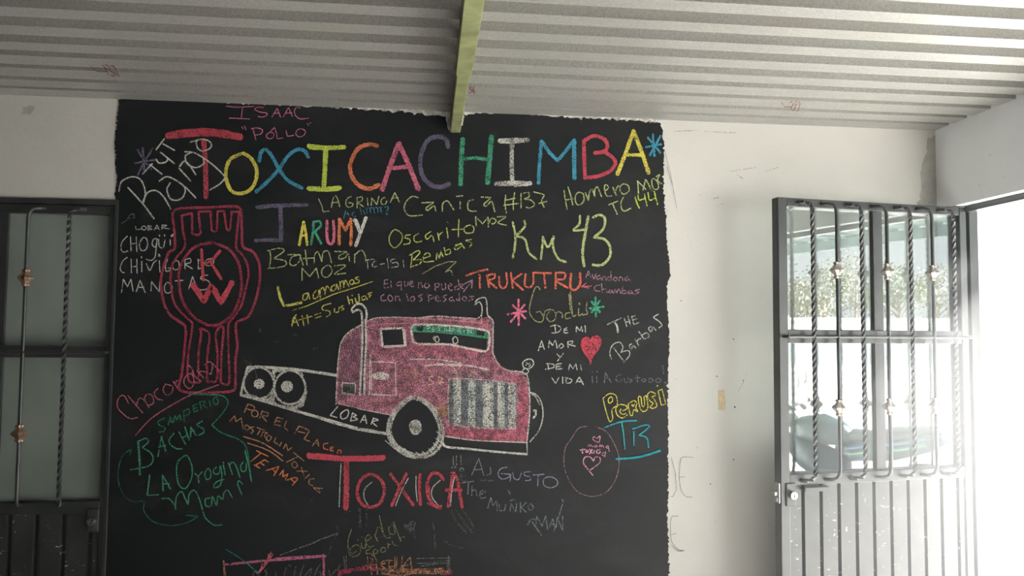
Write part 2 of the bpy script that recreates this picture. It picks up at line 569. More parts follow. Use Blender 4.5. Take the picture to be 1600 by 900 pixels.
# ------------------------------------------------------------------ steel doors
def door_leaf(root, W, zt, rail, zg, zp, st, mull, bars, zorn, hook, groove0, pitch, gw, right_stile, z0=0.06, foot=True):
    """local frame: x along the leaf, -y towards the room"""
    D = M['door']
    bm = bmesh.new()
    box(bm, 0, -0.022, z0, st, 0.022, zt, 0.003)
    box(bm, W - right_stile, -0.022, z0, W, 0.022, zt, 0.003)
    box(bm, st, -0.020, zt - 0.036, W - right_stile, 0.020, zt, 0.003)
    box(bm, st, -0.020, rail[0], W - right_stile, 0.020, rail[1], 0.003)
    box(bm, st, -0.020, zp, W - right_stile, 0.020, zg, 0.003)
    box(bm, st, -0.020, z0, W - right_stile, 0.020, z0 + 0.04, 0.003)
    box(bm, mull[0], -0.002, zg, mull[1], 0.020, rail[0], 0.001)
    box(bm, mull[0], -0.002, rail[1], mull[1], 0.020, zt - 0.036, 0.001)
    link('frame', bm, D, root)
    bm = bmesh.new()
    tube(bm, [(st * 0.5, -0.058, (rail[0] + rail[1]) / 2), (W - right_stile * 0.5, -0.058, (rail[0] + rail[1]) / 2)], 0.0065, 8)
    for u in (st * 0.5, W - right_stile * 0.5):
        tube(bm, [(u, -0.062, (rail[0] + rail[1]) / 2), (u, -0.015, (rail[0] + rail[1]) / 2)], 0.0065, 8)
    link('cross_rod', bm, D, root)
    for u, twisted in bars:
        a, b = zt - 0.030, zg - 0.012
        h = hook * 0.045
        top = [(u + h, -0.022, a + 0.012), (u + h * 0.7, -0.048, a + 0.010), (u + h * 0.3, -0.057, a + 0.004), (u + h * 0.08, -0.058, a - 0.010)]
        bot = [(u + h * 0.08, -0.058, b + 0.010), (u + h * 0.3, -0.057, b - 0.004), (u + h * 0.7, -0.048, b - 0.010), (u + h, -0.022, b - 0.012)]
        if not foot: bot = [(u, -0.058, zg + 0.012), (u, -0.050, zg - 0.004), (u, -0.018, zg - 0.010)]
        z1, z2 = a - 0.03, b + 0.03
        n = 150 if twisted else 6
        mid = [(u, -0.058, z1 + (z2 - z1) * k / n) for k in range(n + 1)]
        bm = bmesh.new()
        tube(bm, top + mid + bot, 0.0088 if twisted else 0.0072, 4 if twisted else 10, twist=(math.pi / 2) / 0.030 if twisted else None, square=twisted)
        o = link('window_bar', bm, D, root, smooth=not twisted)
        if twisted: o['label'] = 'twisted square window bar'
        else:
            for zo in zorn:
                bm = bmesh.new()
                p = [(0.0085, -0.034), (0.013, -0.031), (0.013, -0.025), (0.010, -0.022), (0.015, -0.013), (0.023, -0.006), (0.026, 0.0), (0.023, 0.006), (0.015, 0.013),
                     (0.010, 0.022), (0.013, 0.025), (0.013, 0.031), (0.0085, 0.034)]
                lathe(bm, p, (u, -0.058, zo), 20, 'Z', 5, 0.16)
                k = link('bar_ornament', bm, KNOT, o, smooth=False)
                k['label'] = KNOT_LABEL
    for u0, u1 in ((st, mull[0]), (mull[1], W - right_stile)):
        for a, b in ((zg, rail[0]), (rail[1], zt - 0.036)):
            bm = bmesh.new()
            box(bm, u0 - 0.002, 0.012, a - 0.002, u1 + 0.002, 0.016, b + 0.002)
            link('glass_pane', bm, PANE, root)
    # ribbed lower sheet
    p = [(st, -0.014)]
    g = groove0
    while g + gw / 2 < W - right_stile - 0.01:
        p += [(g - gw / 2, -0.014), (g - gw / 2 + 0.003, 0.004), (g + gw / 2 - 0.003, 0.004), (g + gw / 2, -0.014)]
        g += pitch
    p.append((W - right_stile, -0.014))
    vs = [(x, y, z0 + 0.04) for x, y in p] + [(x, y, zp) for x, y in p] + [(x, 0.012, z0 + 0.04) for x, y in p] + [(x, 0.012, zp) for x, y in p]
    n = len(p)
    fs = []
    for i in range(n - 1):
        fs.append((i, i + 1, n + i + 1, n + i))
        fs.append((2 * n + i + 1, 2 * n + i, 3 * n + i, 3 * n + i + 1))
    raw('lower_panel', vs, fs, M['door_low'], root)


# shut door at the left of the board
PANE, KNOT, KNOT_LABEL = M['glass_grey'], M['copper'], 'copper coloured cast knot on the bar'
wx = lambda px, py, Y: hit(px, py, (0, Y, 0), (0, 1, 0)).x
door1 = empty('door_1', (DX0 + 0.02, WY + 0.022, 0))
tag(door1, 'shut dark grey steel door with grey glass and ornamental bars beside the blackboard', 'door', kind='structure')
L0 = DX0 + 0.02
W1 = (DX1 - 0.006) - L0
yb = WY + 0.022 - 0.058
b_tw = wx(100, 560, yb) - L0
b_pl = wx(35, 560, yb) - L0
zo = [hit(39, 434, (0, yb, 0), (0, 1, 0)).z, hit(30, 677, (0, yb, 0), (0, 1, 0)).z]
mu = (wx(-12, 450, WY) - L0, wx(4, 450, WY) - L0)
pit = b_tw - b_pl
door_leaf(door1, W1, 2.080, (1.475, 1.520), 0.915, 0.868, 0.035, mu, [(b_tw, True), (b_pl, False), (mu[0] - 0.10, True), (mu[0] - 0.10 - pit, False)], zo, 1,
          wx(12, 860, WY) - L0 - 0.20, 0.099, 0.022, 0.020, foot=False)
bm = bmesh.new()
box(bm, DX1 - 0.005, WY - 0.008, 0, DX1 + 0.008, WY + 0.06, DZ + 0.004, 0.002)
box(bm, DX0, WY - 0.008, 0, DX0 + 0.016, WY + 0.06, DZ + 0.004, 0.002)
box(bm, DX0, WY - 0.008, DZ - 0.004, DX1 + 0.008, WY + 0.06, DZ + 0.018, 0.002)
link('door_frame', bm, M['door'], door1).matrix_parent_inverse = Matrix.Translation((-L0, -(WY + 0.022), 0))


def lock(parent, u, z, edge, s):
    bm = bmesh.new()
    box(bm, u - 0.022, -0.030, z - 0.045, u + 0.022, -0.020, z + 0.045, 0.003)
    l = link('lock_plate', bm, M['door'], parent)
    bm = bmesh.new()
    lathe(bm, [(0.016, -0.029), (0.016, -0.047), (0.0145, -0.050), (0.006, -0.051)], (u, 0, z), 20, 'Y')
    c = link('lock_cylinder', bm, M['chrome'], l, smooth=False)
    c['label'] = 'round chrome key cylinder'
    bm = bmesh.new()
    box(bm, u - 0.0015, -0.0525, z - 0.008, u + 0.0015, -0.0505, z + 0.006)
    link('keyhole', bm, M['hole'], l)
    bm = bmesh.new()
    box(bm, edge - 0.004, -0.018, z - 0.035, edge + 0.004, 0.018, z + 0.045, 0.002)
    box(bm, edge + min(0, s * 0.018), -0.010, z - 0.006, edge + max(0, s * 0.018), 0.010, z + 0.010, 0.002)
    box(bm, edge + min(0, s * 0.010), -0.012, z - 0.028, edge + max(0, s * 0.010), 0.012, z - 0.012, 0.002)
    b = link('latch', bm, M['steel'], parent)
    b['label'] = 'worn steel latch on the edge of the leaf'


zl = hit(146, 813, (0, WY, 0), (0, 1, 0)).z
lock(door1, wx(146, 813, WY) - L0, zl, W1 + 0.014, 1)

# open leaf in front of the wall, hung on the doorway of the right wall
PANE, KNOT, KNOT_LABEL = M['glass_mirror'], M['pale_cast'], 'pale worn cast knot on the bar'
FREE = Vector((1.40, 2.97, 0))
ANG = math.atan2(0.13, 0.92)
door2 = empty('door_2', FREE, ANG)
tag(door2, 'open grey steel door leaf with mirror-like glass and ornamental bars standing before the white wall', 'door', kind='structure')
LW = 0.925
LN = (-math.sin(ANG), math.cos(ANG), 0)


def leaf_u(px, py, off=0.0):
    p0 = FREE + Vector(LN) * off
    p = hit(px, py, p0, LN)
    return (p - p0).dot(Vector((math.cos(ANG), math.sin(ANG), 0))), p.z


bars2 = []
for px, t in ((1272, True), (1310, False), (1349, True), (1389, False), (1426, True), (1460, False), (1494, True)):
    bars2.append((leaf_u(px, 530, -0.058)[0], t))
zo2 = [leaf_u(1308, 422, -0.058)[1], leaf_u(1310, 637, -0.058)[1]]
door_leaf(door2, LW, 2.143, (1.552, 1.607), 1.030, 0.985, 0.042, (0.466, 0.512), bars2, zo2, -1, 0.105, 0.0835, 0.016, 0.034, 0.09)
u, z = leaf_u(1239, 774, -0.04)
lock(door2, u, z, -0.003, -1)
bm = bmesh.new()                                 # welded stop strip under the lock rail
u, z = leaf_u(1272, 762, -0.02)
box(bm, u - 0.055, -0.040, z - 0.012, u + 0.060, -0.014, z + 0.006, 0.002)
link('rail_stop', bm, M['door'], door2)
for zh in (0.4, 1.2, 1.9):
    bm = bmesh.new()
    lathe(bm, [(0.011, -0.05), (0.011, 0.05)], (LW + 0.006, 0.0, zh), 12)
    link('hinge', bm, M['door'], door2)

# steel frame of the open doorway
bm = bmesh.new()
box(bm, 2.335, 3.080, 0.0, 2.375, 3.139, OZ - 0.001, 0.002)
box(bm, 2.335, OY0 + 0.001, 0.0, 2.375, OY0 + 0.045, OZ - 0.001, 0.002)
box(bm, 2.315, OY0 + 0.045, OZ - 0.027, 2.355, 3.080, OZ - 0.001, 0.002)
fr = link('trim_2', bm, M['door'])
fr['kind'] = 'structure'

# ------------------------------------------------------------------ chalk on the board
LAYER = [0]


def parse(s, ox, oy, k):
    out = []
    for part in s.split(';'):
        part = part.strip()
        if not part: continue
        straight = part[0] == '/'
        w = None
        toks = part.lstrip('/').split()
        if toks[0][0] == 'w':
            w = float(toks.pop(0)[1:])
        pts = [tuple(float(c) for c in t.split(',')) for t in toks]
        pts = [(ox + x / k, oy + y / k) for x, y in pts]
        out.append((pts, straight, w))
    return out


def catmull(pts, step=1.6):
    if len(pts) < 3: return lin(pts, step)
    closed = abs(pts[0][0] - pts[-1][0]) + abs(pts[0][1] - pts[-1][1]) < 0.6
    P = [Vector(p) for p in pts]
    pre = P[-2] if closed else P[0] * 2 - P[1]
    post = P[1] if closed else P[-1] * 2 - P[-2]
    Q = [pre] + P + [post]
    out = []
    for i in range(1, len(Q) - 2):
        a, b, c, d = Q[i - 1], Q[i], Q[i + 1], Q[i + 2]
        n = max(1, int((c - b).length / step))
        for j in range(n):
            t = j / n
            out.append(0.5 * (2 * b + (c - a) * t + (2 * a - 5 * b + 4 * c - d) * t * t + (3 * b - a - 3 * c + d) * t ** 3))
    out.append(P[-1])
    return out


def lin(pts, step=1.6):
    P = [Vector(p) for p in pts]
    out = [P[0]]
    for a, b in zip(P, P[1:]):
        n = max(1, int((b - a).length / step))
        for j in range(1, n + 1): out.append(a + (b - a) * j / n)
    return out


class Plane:
    def __init__(self, p0, n, out):
        self.p0, self.n, self.out = p0, n, Vector(out)

    def __call__(self, x, y, off):
        return hit(x, y, self.p0, self.n) + self.out * off


BOARD = Plane((0, BY, 0), (0, 1, 0), (0, -1, 0))
WALL = Plane((0, WY, 0), (0, 1, 0), (0, -1, 0))
ROOF = Plane((0, 0, ZC), (0, 0, 1), (0, 0, -1))


def clusters(strokes):
    """strokes that belong together: closer to one another than their own size"""
    bx = []
    for pts, _, w in strokes:
        xs, ys = [p[0] for p in pts], [p[1] for p in pts]
        bx.append((min(xs), min(ys), max(xs), max(ys)))
    par = list(range(len(bx)))

    def root(i):
        while par[i] != i: i = par[i]
        return i
    for i in range(len(bx)):
        for j in range(i):
            a, b = bx[i], bx[j]
            gap = math.hypot(max(0, a[0] - b[2], b[0] - a[2]), max(0, a[1] - b[3], b[1] - a[3]))
            size = max(math.hypot(a[2] - a[0], a[3] - a[1]), math.hypot(b[2] - b[0], b[3] - b[1]))
            if gap < 0.42 * size: par[root(i)] = root(j)
    g = {}
    for i in range(len(bx)): g.setdefault(root(i), []).append(i)
    return list(g.values())


def ribbons(name, strokes, width, mat, parent, plane=BOARD, label=None, rough=0.16, taper=True, thin=True):
    """strokes: (points, straight, width) in photograph pixels, laid on the plane as raised bands of chalk"""
    if thin and len(strokes) > 1:
        groups = clusters(strokes)
        if len(groups) > 1:
            groups.sort(key=lambda g: -sum(len(strokes[i][0]) for i in g))
            first = None
            for g in groups:
                o = ribbons(name, [strokes[i] for i in g], width, mat, parent, plane, label, rough, taper, True)
                first = first or o
            return first
    LAYER[0] += 1
    off = 0.0008 + LAYER[0] * 0.00002
    rr = random.Random(LAYER[0])
    vs, fs = [], []
    for si, (pts, straight, w) in enumerate(strokes):
        w = (w or width)
        if w < 3.0 and thin: w *= 0.80
        if len(pts) == 1: pts = [pts[0], (pts[0][0] + w * 0.6, pts[0][1] + 0.2)]
        P = lin(pts) if straight or len(pts) < 3 else catmull(pts)
        n = len(P)
        # push the ends out by a little so a stroke has blunt rounded ends
        d0 = (P[0] - P[1]).normalized() if (P[0] - P[1]).length > 1e-6 else Vector((1, 0))
        d1 = (P[-1] - P[-2]).normalized() if (P[-1] - P[-2]).length > 1e-6 else Vector((1, 0))
        P = [P[0] + d0 * w * 0.35] + P + [P[-1] + d1 * w * 0.35]
        base = len(vs)
        o2 = off + (si % 12) * 0.0000015
        n = len(P)
        for i, p in enumerate(P):
            t = (P[min(i + 1, n - 1)] - P[max(i - 1, 0)])
            t = t.normalized() if t.length > 1e-6 else Vector((1, 0))
            nr = Vector((-t.y, t.x))
            hw = w * 0.5 * (1 + rr.uniform(-rough, rough))
            if taper and (i == 0 or i == n - 1): hw *= 0.45
            for s in (-1, 1):
                q = p + nr * s * hw
                vs.append(plane(q.x, q.y, o2))
        for i in range(n - 1):
            a = base + 2 * i
            fs.append((a, a + 1, a + 3, a + 2))
    o = raw(name, vs, fs, mat, parent)
    o.visible_shadow = True
    if label: o['label'] = label
    return o


def W(label, colour, width, org, s, parent=None, name='chalk_lettering', dens=0.70, k=5.0, plane=BOARD, rough=0.16):
    return ribbons(name, parse(s, org[0], org[1], k), width, chalk(colour, dens), parent or board, plane, label, rough)


def hatch(label, colour, poly, holes, angle, gap, width, org, k=5.0, parent=None, name='chalk_fill', dens=0.6, jit=0.35, seed=3, length=None, grain=260.0):
    """fills an outline with side-by-side chalk strokes in one direction"""
    polys = [[(org[0] + x / k, org[1] + y / k) for x, y in q] for q in [poly] + list(holes)]
    c, s = math.cos(R(angle)), math.sin(R(angle))
    rot = [[(x * c + y * s, -x * s + y * c) for x, y in q] for q in polys]
    y0 = min(p[1] for p in rot[0])
    y1 = max(p[1] for p in rot[0])
    rr = random.Random(seed)
    st = []
    y = y0 + gap * 0.5
    while y < y1:
        xs = []
        for q in rot:
            for (ax, ay), (bx, by) in zip(q, q[1:] + q[:1]):
                if (ay > y) != (by > y): xs.append(ax + (y - ay) / (by - ay) * (bx - ax))
        xs.sort()
        for a, b in zip(xs[::2], xs[1::2]):
            if b - a < 0.8: continue
            segs = [(a, b)]
            if length:
                segs, x = [], a
                while x < b:
                    e = min(b, x + length * rr.uniform(0.6, 1.4))
                    segs.append((x, e))
                    x = e
            for (u, v) in segs:
                pp = [(u + rr.uniform(-jit, jit), y + rr.uniform(-jit, jit)), (v + rr.uniform(-jit, jit), y + rr.uniform(-jit, jit))]
                st.append(([(X * c - Y * s, X * s + Y * c) for X, Y in pp], True, None))
        y += gap
    return ribbons(name, st, width, chalk(colour, dens, grain), parent or board, BOARD, label, 0.2, thin=False)


A0, B0, C0 = (180, 140), (480, 140), (740, 140)
A1, B1, C1 = (180, 300), (480, 300), (740, 300)
A2, B2, C2 = (180, 460), (480, 440), (740, 460)
A3, B3, C3 = (180, 620), (480, 580), (740, 600)
A4, B4 = (330, 720), (600, 720)

# top row: name in pink and the big heading, a letter to a mesh
W('small pink chalk capitals at the very top of the board', 'dpink', 1.9, A0,
  '870,130 950,138 1080,132;/995,140 985,225;890,222 960,226 1050,230;1160,140 1110,138 1090,155 1130,175 1185,185 1180,205 1150,215 1118,210;/1225,215 1265,145 1292,215;/1240,187 1285,183;'
  '/1312,215 1355,140 1385,210;/1330,185 1380,182;1445,148 1425,135 1400,165 1410,205 1445,230 1510,222;/1408,95 1410,110')
W('small mauve chalk word in quotation marks under the pink capitals', 'dpink', 1.7, A0,
  '/990,290 1000,310;/1012,285 1022,315;/1075,305 1100,395;1065,305 1110,300 1150,315 1140,345 1090,358;1215,330 1185,350 1185,375 1215,385 1240,365 1235,340 1212,332 1240,300;/1245,295 1262,345 1265,385 1310,378;'
  '/1335,320 1345,365 1395,358;1450,305 1415,325 1415,355 1440,370 1475,355 1485,325 1450,305;/1500,265 1512,280;/1520,265 1530,258')
hd = W('large red chalk letter T heading the rainbow word', 'red', 6.0, A0,
       '402,362 550,336 690,328 850,336 990,376;405,350 600,328 750,330 985,358;408,372 600,356 750,352 985,382;480,332 690,314 890,334;410,364 700,345 985,368;/w7.5 690,395 704,550 708,700 709,842;/w4 700,395 716,600 718,830', dens=0.60)
W('yellow chalk letter O', 'yellow', 5.6, A0, '985,503 900,545 868,620 868,700 905,787 970,812 1048,788 1095,720 1106,630 1068,545 1020,508 985,503', hd, dens=0.64)
W('blue chalk letter X', 'blue', 5.4, A0, '1125,560 1140,490 1180,470 1230,530 1280,620 1350,710 1460,770;1510,530 1480,480 1420,470 1350,520 1280,620 1200,710 1100,800', hd, dens=0.67)
W('lime chalk letter I with serifs', 'lime', 6.6, B0, '10,440 150,455 292,450;w5 20,455 150,462 280,455;w7.4 145,465 140,600 130,760;8,772 130,775 258,768;w5 15,780 130,785 250,778', hd, dens=0.64)
W('orange chalk letter C', 'orange', 6.6, B0, '550,440 480,430 400,460 350,540 335,610 350,680 400,745 480,775 560,745', hd, dens=0.60)
W('pink chalk letter A', 'pink', 7.6, B0, '/585,785 640,620 715,420;/715,420 790,580 870,780;/w6 665,615 800,600', hd, dens=0.58)
W('dusky purple chalk letter C', 'purple', 7.0, B0, '1100,450 1085,390 1020,368 940,400 892,500 882,580 902,675 960,742 1040,762 1110,737', hd, dens=0.62)
W('green chalk letter H', 'green', 7.0, B0, '1215,385 1205,550 1198,742;w7.6 1440,365 1425,550 1408,732;w5.4 1215,545 1310,535 1410,548', hd, dens=0.60)
W('white chalk letter I with serifs', 'white', 6.6, C0, '200,400 300,396 425,393;w4 205,410 300,412 415,404;300,412 298,560 302,715;172,738 300,728 445,733;w4 180,745 300,742 420,745;w3 320,755 370,750', hd, dens=0.54)
W('blue chalk letter M', 'blue', 5.4, C0, '/507,732 515,560 530,402;/530,402 590,490 657,555 720,480 787,392;/w6.4 785,395 785,550 788,695', hd, dens=0.66)
W('red chalk letter B', 'red', 5.8, C0, '870,688 864,550 862,400;862,400 940,362 1020,388 1045,440 1020,482 945,497;1020,485 1085,530 1108,580 1062,638 970,677 865,690', hd, dens=0.66)
W('yellow chalk letter A', 'yellow', 6.2, C0, '/1122,662 1180,520 1250,322;/1250,325 1310,480 1368,652;/w5 1180,510 1320,512', hd, dens=0.62)
W('blue chalk asterisk at the top right corner of the board', 'blue', 3.4, C0, '/1345,450 1465,428;/1400,350 1412,520;/1360,375 1460,495;/1460,362 1375,515', name='chalk_asterisk', dens=0.7)
W('dull purple chalk asterisk at the upper left of the board', 'purple', 3.4, A0, '/175,470 230,560 290,630;/215,455 230,640;/295,460 230,560 175,670;/155,575 230,560 310,550', name='chalk_asterisk', dens=0.6)
W('white slanting chalk handwriting left of the big red letter', 'white', 2.7, A0,
  '/320,470 385,385;/375,425 465,475;/355,490 465,580;320,545 345,575 398,565 412,540;/215,660 290,580;/270,585 365,660;30,795 50,720 130,682 200,705 235,790 230,850 218,890;/100,765 220,895 305,1010;'
  '215,880 255,805 320,790 380,840 435,935;430,730 405,780 430,850 480,865 530,840 548,780 520,735;345,715 400,682 460,700 545,760 630,845;/500,615 590,715;505,600 540,560 580,590 630,665;'
  '600,490 550,520 565,580 630,610 690,580 690,540;545,485 630,500 740,570 830,650 855,690 820,735 740,785;640,400 640,450 680,480 740,460 750,420 700,390 640,400;590,410 650,393', dens=0.66)

# left column
W('tiny white chalk word above the white names at the left', 'gray', 1.5, A1,
  '/160,270 165,295 205,290;225,265 205,280 225,298 245,282 225,265;/258,262 258,298;258,262 285,268 262,280 290,290 258,298;/305,298 328,258 345,295;/312,285 342,285;/365,292 368,258;368,258 405,262 372,278 430,290')
W('three rows of thin white chalk handwriting beside the left door', 'gray', 2.0, A1,
  '95,345 55,390 45,440 65,470 100,460;/120,350 125,460;/165,350 170,465;/125,405 168,400;215,360 190,410 205,455 240,450 255,400 240,360 215,360;325,365 300,370 290,410 315,430 330,370;328,370 320,450 310,510 280,535 245,525;'
  '340,370 345,425 375,435 390,375;/345,335 348,345;/385,335 388,345;/430,375 432,415;w3 440,345 460,330;95,510 60,540 40,600 60,630 75,630;/125,525 128,630;/170,525 172,635;/128,585 172,580;/208,540 208,625;/205,505 208,515;'
  '245,560 270,612 300,555 325,535;/345,535 350,625;345,485 338,500 350,503 345,485;412,520 393,570 400,620 430,610 430,590 415,595;480,535 450,565 460,605 495,600 500,555 480,535;/545,530 545,600;540,530 585,520 590,550 550,565 605,600;'
  '/650,525 650,600;645,530 690,545 685,590 650,600;745,520 705,540 715,575 760,570 770,535 745,520;/50,785 65,680 95,740 125,680 140,775;/165,780 195,690 235,785;/175,745 225,745;/280,775 285,700 345,780 350,700;'
  '410,705 385,740 395,785 430,785 445,740 410,705;/470,695 530,690;/505,695 510,770;/575,760 605,660 640,755;/585,725 630,720;725,650 680,655 670,680 720,690 740,720 710,760 650,765', dens=0.68)
W('faint grey chalk squiggle near the left edge of the board', 'dim', 2.0, A1, '50,245 90,220 110,190 140,170 150,200 110,205', name='chalk_mark', dens=0.55)

# red radiator badge
kw = W('red chalk drawing of a round emblem on a tall grille badge', 'dred', 4.0, A1,
       '450,168 490,132 560,125 740,120 920,112 970,125 985,165 990,300 1000,425 1080,470 1125,560 1130,680 1110,800 1070,920 1030,980 950,1020 945,1100 955,1200 940,1320 940,1510 915,1553 800,1565 570,1565 500,1530 520,1420 545,1200 550,1060 505,1015 430,960 380,860 358,700 380,580 420,470 465,440 462,300 450,168', name='chalk_drawing', dens=0.66)
W('inner red chalk outline of the badge', 'dred', 3.4, A1,
  '520,185 530,300 545,425 460,540 435,650 440,760 470,880 560,985 600,1020 600,1080 570,1280 575,1470 660,1488;970,155 945,420 985,480 1030,560 1040,660 1010,800 980,900 910,1000 885,1040 885,1250 890,1488 825,1490;'
  '/520,185 600,165 602,325 640,338 670,325 650,155 745,150 755,300 775,310 795,300 800,150 850,150 872,290 885,300 900,290 910,155 970,155', kw, 'outline', dens=0.64)
W('red chalk ring of the emblem', 'dred', 4.4, A1, '740,397 620,432 540,520 500,620 502,740 532,860 600,960 700,1030 780,1042 868,1000 940,910 983,780 983,650 958,540 890,450 800,408 740,397', kw, 'ring', dens=0.6)
W('red chalk letters inside the ring', 'red', 4.6, A1, '/675,450 680,560 690,690;/820,460 760,530;/w4 700,565 760,530;/745,545 830,680;/w8.5 605,720 693,855 750,735 828,862 915,705;w4 650,760 690,830;w4 790,760 825,835 860,790', kw, 'letters', dens=0.76)
W('red chalk slots under the ring', 'dred', 3.6, A2, '655,640 650,480 672,300 655,265 735,310 720,480 720,670 750,682 795,660 800,480 790,300 845,262 830,480 825,690', kw, 'slots', dens=0.62)
W('thin pale pink slanting chalk handwriting across the foot of the badge', 'rose', 2.0, A2,
  '105,850 75,795 45,792 20,830 20,880 60,930 120,970 175,960;/100,790 160,860 215,925;165,870 190,812 230,830 265,885;250,780 230,820 260,865 300,845 290,790 250,780;335,735 305,770 330,815 372,825;390,705 375,745 400,785 440,770 450,720 390,700;'
  '/455,680 495,745;470,705 480,675 500,670;580,620 545,650 540,700 580,735 615,700 610,640 580,620;570,550 600,580 620,640;/595,610 670,680;/640,595 690,650;655,610 690,600 750,625;700,550 740,525 760,560 750,620;760,540 800,580 815,600', dens=0.62)
W('long thin pink chalk line rising under the pale pink handwriting', 'rose', 1.9, A2, '810,705 700,745 560,800 400,890 270,980 160,1100', name='chalk_line', dens=0.66)

# green block, lower left
W('small dark green chalk word on a rising line at the lower left', 'dgreen', 2.0, A3,
  '385,165 335,195 350,225 390,240 380,270 345,275;/415,220 430,155 450,205;/420,195 448,190;/455,200 468,145 485,180 505,135 515,180;/540,190 535,110;535,110 575,95 582,130 545,150;/610,70 615,120 650,105;/610,95 640,85;/608,70 640,55;'
  '/660,40 675,100;660,40 700,35 690,65 715,85;/735,30 745,70;790,0 765,25 780,60 805,45 790,0', dens=0.66)
W('green chalk capitals slanting at the lower left', 'green', 2.4, A3,
  'w3 180,345 190,480 195,610;185,345 240,325 260,350 215,395;215,395 280,440 297,490 260,540 120,570;/335,465 362,310 395,425;/340,390 395,380;460,285 425,330 430,370 480,405 525,405;/500,275 550,370;/545,235 580,340;/525,320 565,300;/588,320 592,235 630,300;/590,275 620,265;680,190 640,220 690,250 690,280 650,300', dens=0.66)
W('green chalk handwriting in two rows at the lower left', 'green', 2.3, A3,
  '/270,610 260,700 250,770 340,765;/375,735 370,610 432,720;/375,680 425,680;545,460 490,510 480,600 500,690 550,715 595,640 600,540 570,470 545,460;/625,600 650,625 655,670;650,620 680,585;725,560 700,600 715,645 745,630 745,580 725,560;'
  '790,550 765,580 785,605 815,590 820,540;825,540 835,620 820,690 780,710 770,690 800,660 850,645;/845,530 860,610;/845,512 848,518;/885,515 915,605;890,540 915,510 945,540 975,630;1000,510 980,540 990,580 1020,575 1025,520;w2.8 1015,420 1045,540 1065,660;'
  '365,795 420,795 460,840 475,880;470,870 480,780 520,740 545,790 570,840;570,840 580,760 620,730 655,790 688,900 705,945 770,1000 835,1000;740,790 705,800 710,850 750,850 760,780 790,850;795,845 805,775 840,800 850,750 880,730 915,785;/960,690 990,765;955,690 965,655 995,680', dens=0.72)
W('green chalk bracket curling between the green and the orange writing', 'dgreen', 2.6, A3, '580,-22 700,-18 830,-10 880,30 870,80 820,150 755,220;755,220 830,280 960,330 1020,385 1045,490 1050,560', name='chalk_line', dens=0.7)
W('thin green chalk arc with an arrow head round the lower left writing', 'dgreen', 1.9, A3, '125,410 60,460 25,570 30,680 80,780 150,820 225,815 225,890 300,975 450,1005 580,975 650,935;/90,430 128,408 115,455;/555,925 650,932 580,975', name='chalk_arrow', dens=0.6)

# orange block
W('orange chalk capitals in slanting rows under the truck trailer', 'dorange', 1.9, A3,
  '/1035,60 1010,120;1035,55 1085,75 1080,105 1030,95;1090,105 1065,125 1080,155 1110,150 1115,120 1090,105;/1150,110 1130,165;1145,112 1195,125 1190,150 1150,150 1180,190;/1265,160 1240,215 1290,225;/1255,188 1290,192;/1265,160 1310,170;/1340,190 1320,235 1350,265;'
  '/1435,230 1400,290;1440,230 1510,260 1500,285 1430,270;/1505,290 1475,330 1520,348;/1540,385 1580,330 1590,385;/1548,365 1590,365;/895,190 935,148 945,195 985,165 1000,250;1025,220 1010,240 1030,260 1050,240 1025,220;1085,235 1055,240 1080,265 1060,285;'
  '/1110,240 1170,262;/1140,250 1112,295;/1155,275 1138,310;1155,275 1190,285 1165,300 1180,322;1205,300 1180,325 1200,345 1220,320 1205,300;/1255,320 1240,352 1272,370;/1300,355 1285,385;/1315,405 1335,365 1350,420 1380,395;'
  '/1395,435 1475,500;/1430,465 1340,510;1400,505 1380,530 1400,555 1425,535 1400,505;/1455,550 1475,615;/1420,580 1500,580;/1520,605 1480,640;1555,640 1520,645 1515,680 1545,695', dens=0.66)
W('orange chalk ending of the slanting rows', 'dorange', 1.9, A4, '/800,210 870,215;/800,212 850,250;/840,215 852,240', dens=0.66)
W('small coral chalk ending of the slanting row', 'coral', 2.0, B3, '165,560 130,570 132,605 165,612;/185,592 180,620;/185,592 208,592;/182,606 200,606;/180,620 205,622;235,640 245,615 265,620 262,640', dens=0.7)
W('orange chalk capitals lowest of the slanting rows', 'orange', 2.2, A3, '/1105,420 1195,465;/1140,440 1060,505;/1170,490 1095,535;/1165,490 1200,510;/1135,515 1165,535;/1085,530 1130,557;/1180,575 1280,545 1240,615;/1225,560 1255,590;/1285,610 1315,570 1310,625 1350,600 1330,650;/1345,650 1400,630;1400,630 1425,640 1385,690;/1370,640 1402,668', dens=0.7)
W('two orange chalk strokes underlining the slanting rows', 'dorange', 2.3, A3, '1005,310 1150,360 1310,460;1035,360 1200,420 1310,500', name='chalk_line', dens=0.66)

# red word under the truck
tx = W('large red chalk capitals under the truck', 'red', 4.8, A4, 'w8.5 1055,-22 1057,190 1052,372;1245,105 1170,150 1140,240 1170,330 1240,362 1318,330 1352,240 1328,150 1245,105;/w4.6 1400,100 1480,210 1580,345;/w4.6 1525,100 1470,210 1410,350;'
       'w4.6 1630,100 1627,220 1635,345;1820,150 1780,102 1722,102 1687,180 1697,280 1740,345 1790,370;w3 1700,200 1705,270;/w5 1850,358 1872,220 1885,92;/w5 1890,88 1925,150 1960,362;/1835,228 1955,228;w3 1690,330 1740,355 1800,352', dens=0.62)
W('red chalk bar across the top of the first letter', 'red', 7.5, B3, '8,655 150,665 300,680 600,672;w5 10,672 300,692 595,688', tx, 'bar', dens=0.78)
W('thin white chalk strokes over the red capitals', 'gray', 1.8, A4, '/1015,20 1005,200 1000,360;1255,165 1200,220 1195,290 1225,345;1540,135 1480,250 1440,350;1600,120 1600,220 1610,315;1790,150 1730,210 1725,280 1770,345;1900,125 1880,230 1870,350', tx, 'highlight', dens=0.68)
